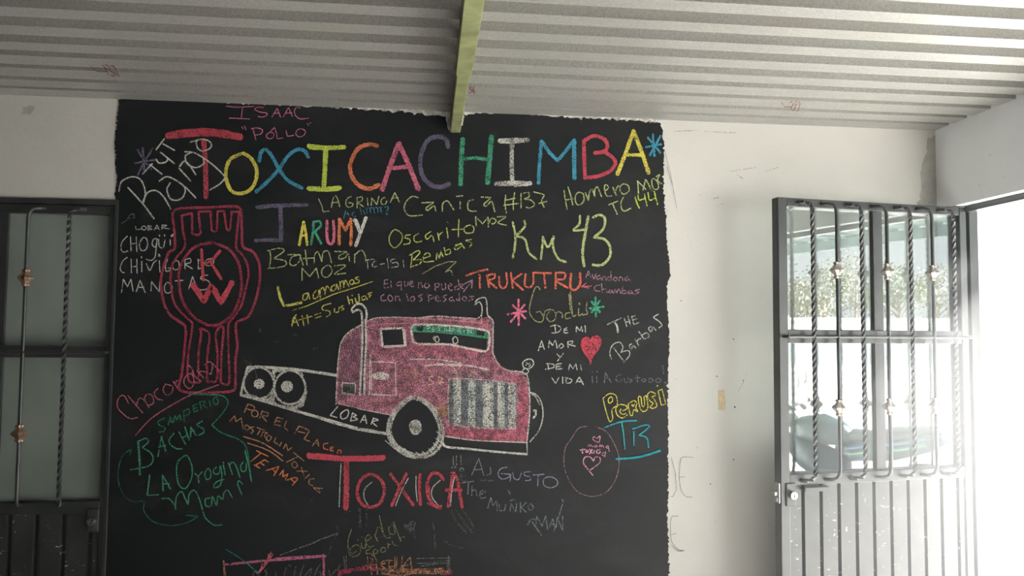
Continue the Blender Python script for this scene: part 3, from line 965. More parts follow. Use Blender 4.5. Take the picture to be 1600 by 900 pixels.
W('grey violet chalk exclamation at the right of the big wheel', 'slate', 1.7, B3, '/1140,660 1142,735;/1165,660 1165,735;/1200,655 1203,730;1135,745 1125,755 1140,757;1160,740 1150,755 1165,752;1210,755 1190,770 1215,785 1222,765 1210,755;/1285,810 1340,680 1380,815;/1310,770 1370,765;1430,750 1432,800 1400,810', dens=0.62)
W('lilac chalk capitals under the truck bumper', 'lilac', 1.9, C3, '265,650 215,660 190,700 215,740 260,735 285,715;/215,700 290,705 285,760;305,690 315,735 350,745 375,690;440,685 395,690 400,715 445,725 440,750 405,755;/465,710 550,705;/505,710 500,795;600,725 550,740 550,790 600,810 650,790 650,750 600,725', dens=0.64)
W('slate grey chalk words descending at the lower right', 'slate', 2.0, B4,
  '/610,170 700,160;/660,165 655,260;/690,195 685,270;690,240 715,225 725,275;745,265 790,245 780,230 750,245 755,290 795,285;/810,370 835,285 850,350 880,310 885,390;900,340 905,385 940,385 950,340;/985,390 990,330 1030,400 1035,330;985,312 1010,302 1025,312;/1065,320 1065,400;/1110,325 1070,365 1110,400;1150,335 1125,360 1140,385 1165,370 1150,335;'
  '/970,230 985,260;w2.6 1155,475 1230,580;1120,500 1150,455 1180,460;/1185,510 1192,430 1235,510 1262,430 1277,535;/1290,520 1318,450 1335,525;/1295,495 1330,495;/1325,552 1360,450 1395,335;/1345,520 1352,440 1395,545 1395,430;/1390,300 1400,320', dens=0.64)

# upper middle
jr = W('dull purple chalk letter J with serifs', 'purple', 5.4, A1, '1105,120 1250,106 1500,100;w3 1120,128 1250,116 1500,106;w6.6 1290,112 1296,250 1296,380;1300,380 1200,376 1095,380', dens=0.66)
W('yellow chalk letter A', 'yellow', 4.0, A1, '/1438,415 1458,310 1472,232;/1472,232 1490,320 1500,415;/w3 1445,340 1490,340', jr, dens=0.74)
W('green chalk letter R', 'green', 3.8, B1, '50,235 45,320 30,410;50,235 95,230 105,265 60,310;60,310 110,405', jr, dens=0.74)
W('pink chalk letter U', 'pink', 4.4, B1, '155,225 155,350 170,400 200,400 210,330 205,225', jr, dens=0.74)
W('orange chalk letter M', 'orange', 4.6, B1, '/250,410 250,310 252,210;/255,215 300,300 340,210;/340,210 345,310 340,415', jr, dens=0.76)
W('white chalk letter Y', 'white', 5.2, B1, '/370,215 412,310;/460,200 420,310 380,420;w3 385,220 425,320', jr, dens=0.72)
W('lime chalk capitals under the orange and pink heading letters', 'plime', 1.9, B1, '/90,55 115,110 125,155 170,150;190,120 200,60 220,30 240,60 255,115;/195,85 240,80;345,35 310,55 305,105 340,120 358,90 325,85;/390,125 390,40;385,45 430,40 425,70 395,82 440,115;/470,50 475,105;/500,105 505,45 545,100 560,35;610,40 580,60 580,95 610,95 622,70;/650,80 685,5 720,80;/660,50 710,45', dens=0.68)
W('tiny blue chalk word ending in a question mark', 'blue', 1.5, B1, '/285,205 302,145 328,185;/290,178 322,172;375,155 350,170 360,195 378,190;/412,120 425,175;425,155 442,148 450,175;/465,130 468,165;/490,128 495,165;/520,125 525,165;/550,125 555,165;/575,125 577,160;/460,126 585,121;605,120 632,115 630,140 617,150;625,165 615,173 630,178 625,165', dens=0.58)
W('pale lime chalk handwriting with a number right of the lime capitals', 'plime', 2.2, B1,
  '865,45 820,35 770,80 760,140 800,185 900,180;/895,85 985,80;985,85 930,125 940,145 990,110 1005,150;1055,150 1060,90 1095,70 1120,100 1145,140;/1195,75 1195,130;/1165,35 1215,30;1300,60 1260,75 1255,130 1280,150 1320,150;/1360,40 1440,45;1440,45 1380,95 1400,110 1440,75 1465,155;'
  '1550,25 1545,90 1555,165;1620,5 1610,70 1610,140;/1545,65 1625,50;/1535,105 1650,90;/1670,10 1670,125;1690,10 1730,5 1730,40 1695,55 1750,65 1775,100 1740,125 1710,120;1770,0 1815,12 1850,25 1830,70 1850,120;/1810,90 1870,75', dens=0.68)
W('pale lime chalk handwriting at the right edge under the blue asterisk', 'plime', 2.2, (880, 270),
  '/10,260 30,400 55,535;/70,210 110,340 140,475;/40,400 145,380;215,290 175,360 190,450 240,470 300,410 290,310 215,290;/320,290 370,405;370,405 380,300 420,240 460,350;460,350 460,255 500,210 560,350;590,270 650,240 650,190 610,180 605,260 640,340 710,340;/725,215 775,330;770,260 790,210 812,190;'
  '880,165 830,210 840,280 890,315 960,270 950,190 880,165;/1100,300 1095,190 1085,120;/1085,120 1210,245;/1165,260 1205,100;/1215,110 1300,270;1300,95 1300,180 1330,240 1380,240 1395,180 1350,100 1300,95;1360,60 1415,25 1380,100 1420,155 1450,160;/665,470 800,415;/720,450 790,610;880,360 845,440 860,540 910,560 990,520', k=9.376, dens=0.68)
W('brighter lime chalk numerals at the right edge', 'lime', 2.4, (880, 270), '1050,350 1080,450 1115,520;1095,330 1110,400 1190,380;/1185,310 1225,485;1240,290 1265,400 1350,370;/1330,270 1380,465', k=9.376, dens=0.66)
W('lime chalk name above the lime slanting handwriting', 'soft_lime', 2.1, B1, '685,295 645,340 645,400 685,435 735,390 740,330 685,295;810,335 770,340 765,360 800,370 800,400 755,410;870,325 835,350 845,390 900,385;965,310 925,340 935,370 975,340 990,390;/1020,320 1030,375;1030,345 1040,325 1060,315;/1090,280 1100,360;/1095,235 1099,240;/1185,215 1180,350;/1130,295 1225,290;1265,260 1225,285 1240,320 1295,315 1300,275 1265,260', dens=0.64)
W('pale lime chalk capitals right of the lime name', 'plime', 2.0, B1, '/1320,265 1315,190 1370,250 1413,195 1415,275;1440,205 1425,235 1455,250 1475,220 1440,205;1485,195 1550,195 1490,240 1555,260', dens=0.66)
W('pale lime chalk handwriting in two rows below the rainbow name', 'plime', 2.1, A1,
  '1210,455 1215,520 1205,600;1190,460 1280,440 1320,460 1240,520;1240,520 1330,540 1320,580 1190,600;/1350,490 1440,488;1440,490 1380,510 1365,560 1400,575 1440,540 1445,490 1455,530 1470,572;/1485,455 1500,570;/1470,520 1560,515;1555,555 1560,490 1585,470 1615,545;1615,545 1625,475 1665,465 1690,555;'
  '/1715,465 1810,468;1810,470 1750,500 1755,525 1800,510 1822,480 1830,540;/1870,555 1872,485;1875,490 1920,455 1950,490 1960,545;/1460,690 1460,595 1520,660 1572,595 1590,670;1650,575 1615,610 1620,655 1660,665 1695,620 1680,580 1650,575;1715,575 1800,575 1715,640 1800,635', dens=0.66)
W('thin grey chalk code left of the lime slanting handwriting', 'gray', 1.6, B1, '/460,532 520,525;/470,535 475,600;535,535 510,560 515,585 545,580;/570,565 605,560;/625,520 635,595;690,525 655,530 660,555 700,550 710,580 660,590;/750,530 755,585', dens=0.6)
W('lime chalk handwriting rising under the lime name', 'soft_lime', 2.1, B1, '820,485 815,540 810,590;800,495 860,460 880,475 830,530;830,530 890,530 880,560 810,585;905,520 960,500 940,475 910,500 915,545 990,540;/1008,528 1012,475 1034,518 1044,462 1062,508;/1070,432 1082,494;1082,492 1118,478 1112,448 1080,462;1160,415 1205,402;1200,404 1152,428 1162,452 1205,425;/1200,402 1228,440;1285,370 1240,380 1285,400 1270,430', dens=0.6)
W('dim chalk flourish underlining the lime slanting handwriting', 'olive', 1.8, B1, '/900,640 1000,580 1100,545 1165,545;/1165,545 1080,625;1080,625 1120,612 1135,650;/1155,662 1159,666', name='chalk_line', dens=0.66)
am = W('yellow chalk handwriting in two slanting rows above the truck', 'soft_yellow', 1.9, B1,
       '/w4 -230,740 -210,830 -180,890;w4 -180,890 -120,880 -45,865;0,790 -30,805 -30,845 0,830 8,785 20,835;70,770 48,800 55,835 85,815 92,765 102,830;/105,820 100,755;102,770 125,745 142,800;142,780 155,735 188,775;215,725 188,745 200,775 225,755 230,720 248,765;/262,755 255,700;257,715 280,695 287,745;287,730 300,690 327,740;'
       '350,685 330,705 350,725 367,700 350,685;405,660 375,675 405,690 400,710 370,715;/w1.7 510,700 350,755 205,800 0,890 -110,925;-120,1050 -110,990 -85,960;/-120,1045 -95,975 -68,1045;/-115,1020 -75,1015;/-40,965 -25,1045;/-65,1000 40,970;/0,960 10,1030;/60,960 105,945;/65,985 110,970;'
       '185,870 125,890 120,920 170,930 180,955 150,975;215,910 215,940 245,935 250,900;285,885 260,900 290,910 270,925;w2.3 315,815 330,875;w2.3 325,850 350,840 357,870;/w2.3 375,830 385,865;w2.3 402,800 407,850 385,865;w2.3 445,810 425,825 435,845 460,830 452,810 470,840;w2.3 505,785 475,795 500,810 485,820;/350,805 353,812', dens=0.68)
W('dusky mauve chalk handwriting in two rows above the cab', 'mauve', 1.9, B1,
  '/605,690 600,750 640,745;/600,720 630,715;/600,690 635,685;/655,690 655,745;725,700 700,715 710,735 735,720;/735,700 735,765;760,700 765,735 785,730 787,700;800,720 825,710 815,695 800,715 815,740 832,735;/870,750 870,705;872,715 890,708 902,745;935,710 915,730 930,750 955,735 935,710;/1000,715 1000,770;995,718 1030,715 1025,740 1000,745;'
  '1050,715 1055,760 1080,755 1080,715;1100,740 1130,730 1115,715 1100,740 1120,770 1135,765;/1180,685 1190,762;1185,735 1155,740 1160,765 1190,752;1195,740 1220,730 1205,715 1195,740 1220,757;600,800 575,820 585,850 617,845;645,805 630,830 650,855 670,830 645,805;/690,850 690,810;692,820 712,815 725,850;/775,795 790,850;'
  '825,815 805,835 820,855 840,835 825,815;900,800 870,815 900,835 880,855;/945,805 950,858;940,805 985,810 980,830 950,835;1000,835 1030,825 1015,810 1000,835 1020,855 1040,850;1090,805 1060,815 1085,840 1065,855;1135,820 1110,835 1120,855 1140,840 1147,855;/1185,788 1190,852;1185,825 1165,840 1190,850;1225,815 1210,835 1230,850 1245,830 1225,815;1300,815 1265,820 1295,840 1260,850', dens=0.62)
W('mauve chalk arrow pointing up to the coral word', 'mauve', 2.0, B1, '/1220,780 1288,692;/1220,722 1290,686 1285,750', name='chalk_arrow', dens=0.66)
W('coral chalk capitals in the upper right of the truck', 'coral', 3.0, C1, '-60,655 20,625 110,605;/45,640 50,750;/105,650 120,745;100,655 160,640 165,670 120,695 180,750;195,660 205,735 235,750 260,720 255,630;/290,630 305,750;/375,640 300,690 385,765;405,640 400,725 435,745 465,715 465,630;/470,630 605,635;/550,640 560,750;/640,640 640,755;640,630 710,635 705,680 640,690 735,750;w3.8 760,640 755,740 790,765 830,720 830,630', dens=0.7)
W('pinkish chalk words right of the coral capitals', 'mauve', 1.9, C1, '/875,670 897,615 915,665;/880,650 910,645;925,640 940,680 955,640;985,650 960,665 970,685 990,670 997,685;1005,690 1010,660 1030,665 1035,690;/1070,620 1075,688;1070,660 1045,670 1050,690 1075,685;1105,665 1090,685 1110,695 1120,675 1105,665;1135,695 1140,665 1160,670 1165,695;1200,660 1180,680 1190,695 1210,680 1222,695;'
  '985,725 945,740 950,770 985,775;/998,715 1005,785;1005,765 1030,755 1040,785;1065,765 1050,785 1075,785 1080,765 1090,790;1100,790 1105,760 1120,790;1120,785 1135,755 1150,795;1165,740 1160,790 1190,790 1185,770 1165,770;1220,770 1205,790 1225,795 1235,775 1242,795;1295,760 1260,770 1290,785 1255,800', dens=0.66)
W('pink chalk arrow pointing left to the coral capitals', 'rose', 2.0, C1, '/840,740 920,735;/880,710 843,740 900,750', name='chalk_arrow', dens=0.7)
W('large pale lime chalk kilometre mark in the upper right', 'plime', 3.3, C1, '305,235 325,340 320,440 305,515;395,225 400,270 330,345;335,345 400,370 430,470 490,525;525,525 535,430 540,350;540,355 580,430 625,345;625,345 620,430 660,520 720,548;830,185 825,250 780,300 865,295;w4.2 895,190 870,330 850,470 862,580;w3.8 930,200 985,180 1025,210 1010,290 940,355;w3.8 945,355 1020,370 1065,430 1060,510 1000,570 930,570', dens=0.72)
W('dim olive chalk script between the pink and green asterisks', 'olive', 2.1, C2, '520,-35 500,-60 475,-40 440,80 440,150 480,205 530,215 545,180 520,135 490,140;545,180 560,130 610,120 640,150 630,200 590,210 568,170 590,135;640,150 660,135 690,150 692,185;770,140 720,150 720,190 765,180;755,-20 765,80 775,170 800,160;w3 747,0 752,60 760,120;820,110 820,165 850,150;/w3 825,70 830,75;885,60 880,120 890,150 850,162', dens=0.68)
W('pink chalk asterisk right of the truck exhaust', 'pink', 3.4, C2, '/350,40 352,240;/265,155 410,130;/305,85 405,190;/398,80 290,215', name='chalk_asterisk', dens=0.68)
W('green chalk asterisk at the end of the olive script', 'green', 3.4, C2, '/950,20 955,175;/905,110 1015,97;/920,55 985,140;/985,50 920,140', name='chalk_asterisk', dens=0.7)
W('white chalk capitals in five short rows left of the red heart', 'white', 1.9, C2,
  '/635,250 640,300;600,250 650,240 682,270 650,300 610,300;730,260 705,275 710,300 737,300;/705,280 730,278;/800,295 802,250 830,285 843,250 850,290;/870,245 872,295;/505,440 530,360 552,430;/510,412 547,405;/585,415 590,360 615,400 640,355 652,420;685,385 665,405 680,420 702,405 685,385;/735,370 737,415;735,370 775,365 765,385 740,390 795,405;/650,465 675,492;/700,460 655,520;'
  '/580,540 585,585;565,540 620,545 625,570 560,585;/645,545 645,585 690,580;/645,565 680,560;/645,545 685,540;/740,590 752,545 775,580 798,540 807,590;/835,550 842,595;/610,650 640,695 665,650;/695,645 695,695;/720,650 722,690;715,650 765,665 755,690 722,692;/795,695 825,645 857,705;/805,680 850,683', dens=0.66)
ht = W('red chalk heart coloured in with slanting strokes', 'red', 2.4, C2, '910,362 885,335 852,350 842,400 862,450 905,510 912,548;910,362 935,330 975,330 993,370 970,430 925,490 912,545', name='chalk_heart', dens=0.74)
hatch(None, 'red', [(910, 362), (885, 340), (855, 352), (845, 400), (862, 445), (905, 505), (925, 485), (968, 425), (990, 370), (972, 335), (935, 335)], [], -35, 2.6, 2.5, C2, parent=ht, name='fill', dens=0.62)
W('grey chalk words slanting at the right edge beside the heart', 'gray', 2.0, C2, '/1045,235 1150,185;w3 1100,215 1120,250 1125,295;/1175,185 1195,250;/1205,170 1225,245;/1185,220 1220,205;/1235,175 1250,235 1290,220;/1240,200 1275,190;/1232,175 1262,165;1095,420 1140,480 1175,525;1075,505 1062,450 1090,390 1140,375 1165,410 1150,455;1150,450 1210,440 1215,480 1170,530;1235,385 1215,400 1230,430 1245,400 1265,420;/1260,350 1290,400;1275,370 1285,350 1305,345;'
  '/1290,290 1330,350;1310,320 1350,300 1370,330 1330,350;1385,250 1365,265 1385,290 1400,255 1422,280;1440,155 1405,180 1440,205 1470,240 1445,262', dens=0.64)
W('faint grey chalk exclamation under the red heart', 'slate', 1.7, C2, '/925,640 928,690;/960,640 962,690;/925,605 928,610;/962,600 965,605;/1020,690 1028,610 1075,690;/1025,655 1060,650;1150,625 1115,640 1115,675 1150,680 1155,660 1135,660;1175,655 1180,685 1205,680 1205,650;1240,655 1215,665 1240,675 1220,688;/1275,635 1280,685;/1260,655 1300,650;1330,660 1310,670 1325,685 1345,670 1330,660;1380,655 1365,670 1380,690 1400,670 1380,655;1440,655 1420,675 1440,690 1465,670 1440,655;/1475,555 1483,620;1490,685 1505,690 1495,700 1488,688', dens=0.6)
W('yellow outlined chalk capitals at the right edge', 'yellow', 1.8, C3, '1010,115 1030,200 1060,290 1085,270 1080,200 1120,160 1110,90 1060,75 1010,110;1050,120 1060,150 1085,130 1075,100 1050,120;1185,165 1140,160 1110,190 1120,240 1160,265 1200,240;1150,195 1140,215 1160,235 1190,230;1185,165 1200,190 1160,210;1205,160 1225,245 1243,238;1205,155 1250,130 1275,150 1265,180 1280,215 1250,200 1240,240;1235,160 1245,175 1255,155;'
  '1285,105 1300,190 1330,215 1360,180 1345,90 1330,95 1335,165 1315,170 1305,100 1285,105;1420,75 1380,60 1355,90 1375,130 1400,150 1385,170 1375,180 1400,190 1430,170 1410,120 1390,100 1420,90;/1440,55 1465,165 1500,155 1470,40 1440,55;1430,15 1440,10 1440,20', dens=0.72)
W('teal chalk initials with an underline at the right', 'teal', 2.6, C3, '1020,340 1150,295 1270,285;1155,300 1170,400 1180,510;/1250,370 1250,480;1240,350 1340,320 1370,335 1290,400;1295,400 1350,420 1365,495;w3.2 1115,585 1250,575 1350,555 1455,520', dens=0.76)
cr = W('thin pinkish chalk oval at the lower right', 'mauve', 1.5, C3, '885,330 820,345 760,430 715,500 705,620 730,720 800,830 880,870 950,875 1040,840 1110,740 1135,620 1120,520 1060,400 1010,355 950,335', name='chalk_oval', dens=0.62)
W('small pink chalk hearts and words inside the oval', 'pale_pink', 1.7, C3, '955,450 930,430 940,410 962,425;962,425 985,405 985,430 975,455 950,445;/w1.4 890,490 897,470 907,488 917,472 928,490;w1.4 952,475 940,490 960,488 955,472 965,490;/w1.4 980,490 987,472 996,490 1006,475 1016,495;w1.4 1045,480 1030,495 1050,500;/w1.4 1050,482 1058,525;/w2.6 830,515 870,510;/w2.6 850,505 850,540;w2.4 885,515 875,530 895,530 885,515;/w2.4 905,510 925,540;/w2.4 925,510 905,545;/w2.4 940,515 938,540;w2.6 985,510 960,520 965,540 990,535 985,525;1020,530 1000,550 1020,560;/1030,530 1022,568', cr, 'writing', dens=0.7)
W('larger pink chalk heart inside the oval', 'pale_pink', 2.0, C3, '935,600 910,570 870,570 855,610 880,650 930,712;935,600 950,570 985,575 985,610 940,650 910,670', cr, 'heart', dens=0.7)

# bottom edge
W('thin lime chalk script near the bottom edge', 'olive', 1.5, (500, 800), '360,190 325,300 320,400 340,480 390,505 450,470 460,400 410,370 350,410 345,450 380,470 410,440;470,350 480,400 510,410 522,360;430,310 435,315;475,285 478,290;530,330 580,290 560,255 525,280 520,340 560,395 620,380;/620,260 655,330;630,260 660,170 690,180 715,240;675,40 700,150 740,280 800,290;820,140 780,180 800,245 850,240 838,150;835,110 880,230 920,330;'
  '575,415 525,440 530,470 580,470 605,500;620,420 605,440 620,500 650,560;625,420 660,440 640,470 610,465;720,400 690,420 700,455 740,445 740,405 720,400;/770,350 775,410;772,370 800,365;820,330 840,370 880,380;905,300 930,280 960,285', dens=0.66, k=7.2727)
W('small dim chalk heart beside the thin lime script', 'dim', 1.5, (500, 800), '1010,200 960,170 970,140 1010,165;1010,165 1030,110 1075,110 1075,160 1020,230;970,150 1000,190;1000,150 1020,210;1040,120 1030,200', name='chalk_heart', dens=0.66, k=7.2727)
fb = W('pink chalk frame cut off by the bottom edge of the photograph', 'dpink', 3.6, (340, 810), '/110,720 700,660 1000,640 1250,620 1690,585;/w2.4 900,620 1300,590 1680,575', name='chalk_frame', dens=0.66, k=10)
W('orange brown side of the frame', 'dorange', 3.0, (340, 810), '/100,660 112,960;/w2 130,800 125,960', fb, 'side', dens=0.62, k=10)
W('pink right side of the frame', 'dpink', 3.6, (500, 800), '/40,485 45,600 40,780', fb, 'side', dens=0.7, k=7.2727)
W('pink scribble over the frame', 'rose', 3.2, (340, 810), '845,530 790,620 730,720 640,850;800,560 820,600;860,560 760,700 660,830;w2 700,700 680,780', fb, 'scribble', dens=0.6, k=10)
W('teal chalk line crossing the frame', 'teal', 2.2, (340, 810), '370,630 500,730 600,830 660,900;w1.4 130,480 250,550 370,630', fb, 'line', dens=0.6, k=10)
W('faded grey chalk writing inside the frame', 'dim', 1.6, (340, 810), '550,900 580,820 610,810 650,900;780,790 740,810 770,850 750,900;/910,820 912,920;1040,880 1080,750 1110,725 1145,745;/1225,750 1190,910;/1350,720 1280,910;1360,900 1470,775 1440,910;1510,900 1560,780 1610,715;1600,820 1620,920', fb, 'writing', dens=0.62, k=10)
W('long grey chalk stroke rising from the frame', 'slate', 2.0, (340, 810), '980,570 1100,525 1300,450 1500,380 1600,330 1890,225', name='chalk_line', dens=0.6, k=10)
rb = W('thick orange and red chalk bar along the bottom edge', 'dorange', 5.0, (500, 800), '300,668 500,640 650,648 900,668 1150,668 1450,680;w3 700,690 900,720 1100,690 1450,700;w3 900,645 1200,650 1400,640', name='chalk_frame', dens=0.5, k=7.2727)
W('red chalk start of the bar', 'dred', 4.4, (500, 800), '/225,670 330,655 560,648 670,652;/235,690 330,680;/225,665 210,800;w3 400,640 560,600 640,600;w3 1400,690 1490,695 1480,650', rb, 'stroke', dens=0.64, k=7.2727)
W('orange chalk capitals standing on the bar', 'dorange', 2.0, (500, 800), '/785,540 785,695;700,560 790,545 872,570 850,612 790,630 900,700;/930,690 950,600 1025,510 1050,690;/935,612 1040,590;/640,580 655,705;690,575 742,580 695,600 745,640;/575,600 590,710;/w1.6 540,505 545,640;w1.6 570,520 602,540 575,580;/w1.6 850,500 850,640;/w1.6 875,510 870,640;/w1.6 935,500 925,640', rb, 'letters', dens=0.62, k=7.2727)
W('grey chalk strokes at the ends of the bar', 'dim', 1.6, (500, 800), '/270,500 285,640;/300,490 300,640;/1460,495 1468,690;/1445,560 1450,660;/1100,525 1490,520;1150,610 1300,590 1400,575;/1300,562 1480,545;/1100,580 1480,578;/100,650 115,740;/190,650 105,735;/230,600 200,660', rb, 'side', dens=0.6, k=7.2727)

# ------------------------------------------------------------------ the truck
tr = W('large chalk drawing of a pink truck with a flat trailer bed', 'white', 2.6, B2,
       '225,960 235,750 245,600 265,480 320,400 430,335;470,310 540,285 700,280 860,285 1000,270 1150,280 1320,290;w2.2 470,355 560,335 810,325;w1.8 860,290 1100,300 1400,330;1420,275 1450,310 1450,430 1450,560;1450,560 1490,640 1560,690 1680,710 1725,760 1738,1000 1715,1250;w2 1440,590 1480,650 1570,700 1660,722;w2.4 220,940 400,990 660,1042', name='chalk_drawing', dens=0.62)
BODY = [(232, 955), (240, 750), (252, 600), (272, 485), (325, 405), (430, 342), (470, 312), (540, 290), (700, 285), (860, 288), (1000, 275), (1150, 285), (1320, 292), (1420, 280), (1445, 312), (1445, 430), (1445, 570), (1485, 645), (1560, 695), (1675, 715),
        (1720, 765), (1730, 1000), (1710, 1248), (1600, 1250), (1300, 1232), (1080, 1205), (1062, 1110), (1050, 1040), (990, 965), (900, 905), (800, 905), (740, 955), (670, 1040), (500, 1005), (380, 980)]
SIDEW = [(578, 372), (750, 368), (758, 495), (592, 503)]
WIND = [(822, 360), (850, 342), (1000, 342), (1200, 358), (1400, 388), (1418, 425), (1395, 538), (1250, 515), (1100, 487), (860, 482), (828, 440)]
GRILL = [(1108, 790), (1130, 755), (1400, 770), (1630, 800), (1640, 900), (1620, 1140), (1400, 1140), (1220, 1130), (1105, 1105)]
STACK = [(428, 300), (458, 300), (450, 880), (412, 880)]
TANK = [(278, 795), (372, 800), (372, 880), (278, 875)]
hatch('dusky pink chalk colouring of the cab and bonnet', 'cab_base', BODY, [SIDEW, WIND, GRILL, STACK, TANK], 62, 2.2, 2.6, B2, parent=tr, name='body_fill', dens=0.58, jit=0.5, seed=5, length=26, grain=330.0)
hatch('lighter pink chalk strokes over the cab and bonnet', 'cab_pink', BODY, [SIDEW, WIND, GRILL, STACK, TANK], 58, 3.0, 2.4, B2, parent=tr, name='body_light', dens=0.36, jit=0.8, seed=15, length=14, grain=330.0)
hatch('greyish mauve second coat behind the exhaust stack', 'purple', [(255, 700), (270, 490), (420, 350), (425, 860), (250, 930)], [TANK], 80, 3.6, 2.4, B2, parent=tr, name='body_shade', dens=0.36, jit=0.9, seed=6, length=30, grain=330.0)
hatch('stronger pink strokes on the roof and bonnet', 'rose', [(480, 330), (800, 310), (1400, 320), (1440, 560), (1560, 720), (1700, 760), (1700, 840), (1640, 800), (1400, 600), (800, 560), (790, 364), (480, 364)], [WIND], -40, 3.4, 2.2, B2, parent=tr, name='body_shade', dens=0.34, jit=0.9, seed=8, length=22, grain=330.0)
hatch('strong pink strokes along the bumper', 'rose', [(1070, 1130), (1220, 1140), (1640, 1150), (1650, 850), (1722, 850), (1712, 1245), (1300, 1230), (1080, 1200)], [], 70, 2.8, 2.4, B2, parent=tr, name='body_shade', dens=0.42, jit=0.8, seed=9, length=20, grain=330.0)
hatch('whitish strokes over the bonnet top', 'gray', [(1080, 690), (1400, 690), (1500, 740), (1300, 745), (1090, 720)], [], 5, 3.4, 2.0, B2, parent=tr, name='body_shade', dens=0.34, jit=0.8, seed=12, length=30, grain=330.0)
W('white chalk lines of the side window', 'white', 3.2, B2, '/575,370 750,362 765,500 590,510 575,370;/w1.6 762,365 775,500', tr, 'side_window', dens=0.68)
ws = W('white chalk outline of the windscreen', 'white', 3.2, B2, '845,338 1000,338 1200,352 1390,380 1422,425 1400,540 1250,520 1100,490 860,485 822,440 815,365 845,338', tr, 'windscreen', dens=0.68)
hatch('green chalk sun strip in the windscreen', 'green', [(825, 355), (850, 346), (1000, 345), (1200, 360), (1395, 388), (1416, 440), (1200, 412), (1000, 394), (822, 390)], [[(850, 350), (908, 352), (908, 384), (852, 384)], [(1318, 378), (1388, 386), (1385, 428), (1318, 420)]], 8, 2.0, 2.2, B2, parent=ws, name='sun_strip', dens=0.6)
W('dark green lower edge of the sun strip', 'green', 1.2, B2, '822,392 1000,396 1200,415 1415,444', ws, 'strip_line', dens=0.8)
W('pale chalk lettering on the sun strip', 'white', 1.0, (620, 500), '/450,85 450,165;450,90 485,85 480,120 455,125;515,140 550,130 535,105 515,130 525,165 555,160;640,95 600,105 635,135 605,160;720,120 690,140 705,165 730,140 732,170;/775,95 780,165;775,130 750,150 778,168;820,120 800,145 825,165 842,140 820,120;/895,130 935,125 895,170 940,172;/985,140 985,180;/1040,190 1040,135 1090,195 1092,140', ws, 'lettering', k=9.376, dens=0.8)
W('two white chalk eyes in the windscreen', 'white', 1.7, (620, 500), '585,235 560,270 570,315 600,325 620,295 605,250 585,235;845,245 822,290 830,335 870,345 895,310 880,260 845,245;/545,235 550,245;/530,262 542,268;/540,290 550,292;/815,265 822,272;/812,285 820,290', ws, 'eyes', k=9.376, dens=0.8)
for s_, y_ in (('355,240 350,215 380,180 420,175 452,205 465,250 458,330 460,500 448,700 447,885', 0), ('355,240 395,222 425,250 432,400 427,600 412,885', 1)):
    o = W('white chalk outline of the near exhaust stack', 'white', 3.2, B2, s_, tr, 'exhaust_stack', dens=0.66)
W('white chalk outline of the far exhaust stack', 'white', 2.2, B2, '1310,170 1330,140 1380,125 1400,150 1410,260 1450,300;1310,180 1345,160 1365,200 1360,260 1330,288;w1.4 1362,240 1362,290', tr, 'exhaust_stack', dens=0.66)
W('white chalk lines of the bonnet louvres', 'white', 2.6, B2, '805,607 900,606 1000,607 1200,635;w3 915,660 1000,648 1100,645 1250,655 1415,687;w1.6 1000,650 1200,660', tr, 'bonnet_lines', dens=0.58)
dr = W('white chalk outline of the cab door', 'white', 2.2, B2, '/495,565 487,880;/500,625 690,632;/690,632 694,890;/480,880 694,890;/w1.4 505,632 500,872', tr, 'door', dens=0.62)
hatch('white chalk door handle', 'white', [(510, 735), (525, 715), (575, 705), (625, 715), (642, 740), (625, 762), (575, 768), (530, 758)], [], 0, 2.0, 2.2, B2, parent=dr, name='handle', dens=0.66)
W('white chalk steps under the cab', 'white', 1.8, B2, '/275,790 378,797 376,882 272,874 275,790;w1.4 280,865 300,868', tr, 'steps', dens=0.64)
hatch('grey chalk inside the steps', 'dim', TANK, [], 90, 2.4, 1.8, B2, parent=tr, name='steps_fill', dens=0.4)
W('cream chalk number on the bonnet side', 'cream', 1.8, B2, '985,742 955,745 955,768 985,778 980,800 945,806;1025,745 1058,755 1040,785 1035,800;/1025,790 1068,785', tr, 'number', dens=0.6)
hatch('yellowish chalk smudge by the front wheel', 'ochre', [(1000, 1000), (1060, 960), (1095, 970), (1090, 1040), (1040, 1050)], [], 20, 2.2, 2.4, B2, parent=tr, name='smudge', dens=0.46)
hatch('yellowish chalk smudge on the bonnet side', 'ochre', [(780, 720), (830, 690), (880, 720), (860, 770), (800, 760)], [], 50, 3.0, 2.2, B2, parent=tr, name='smudge', dens=0.36)
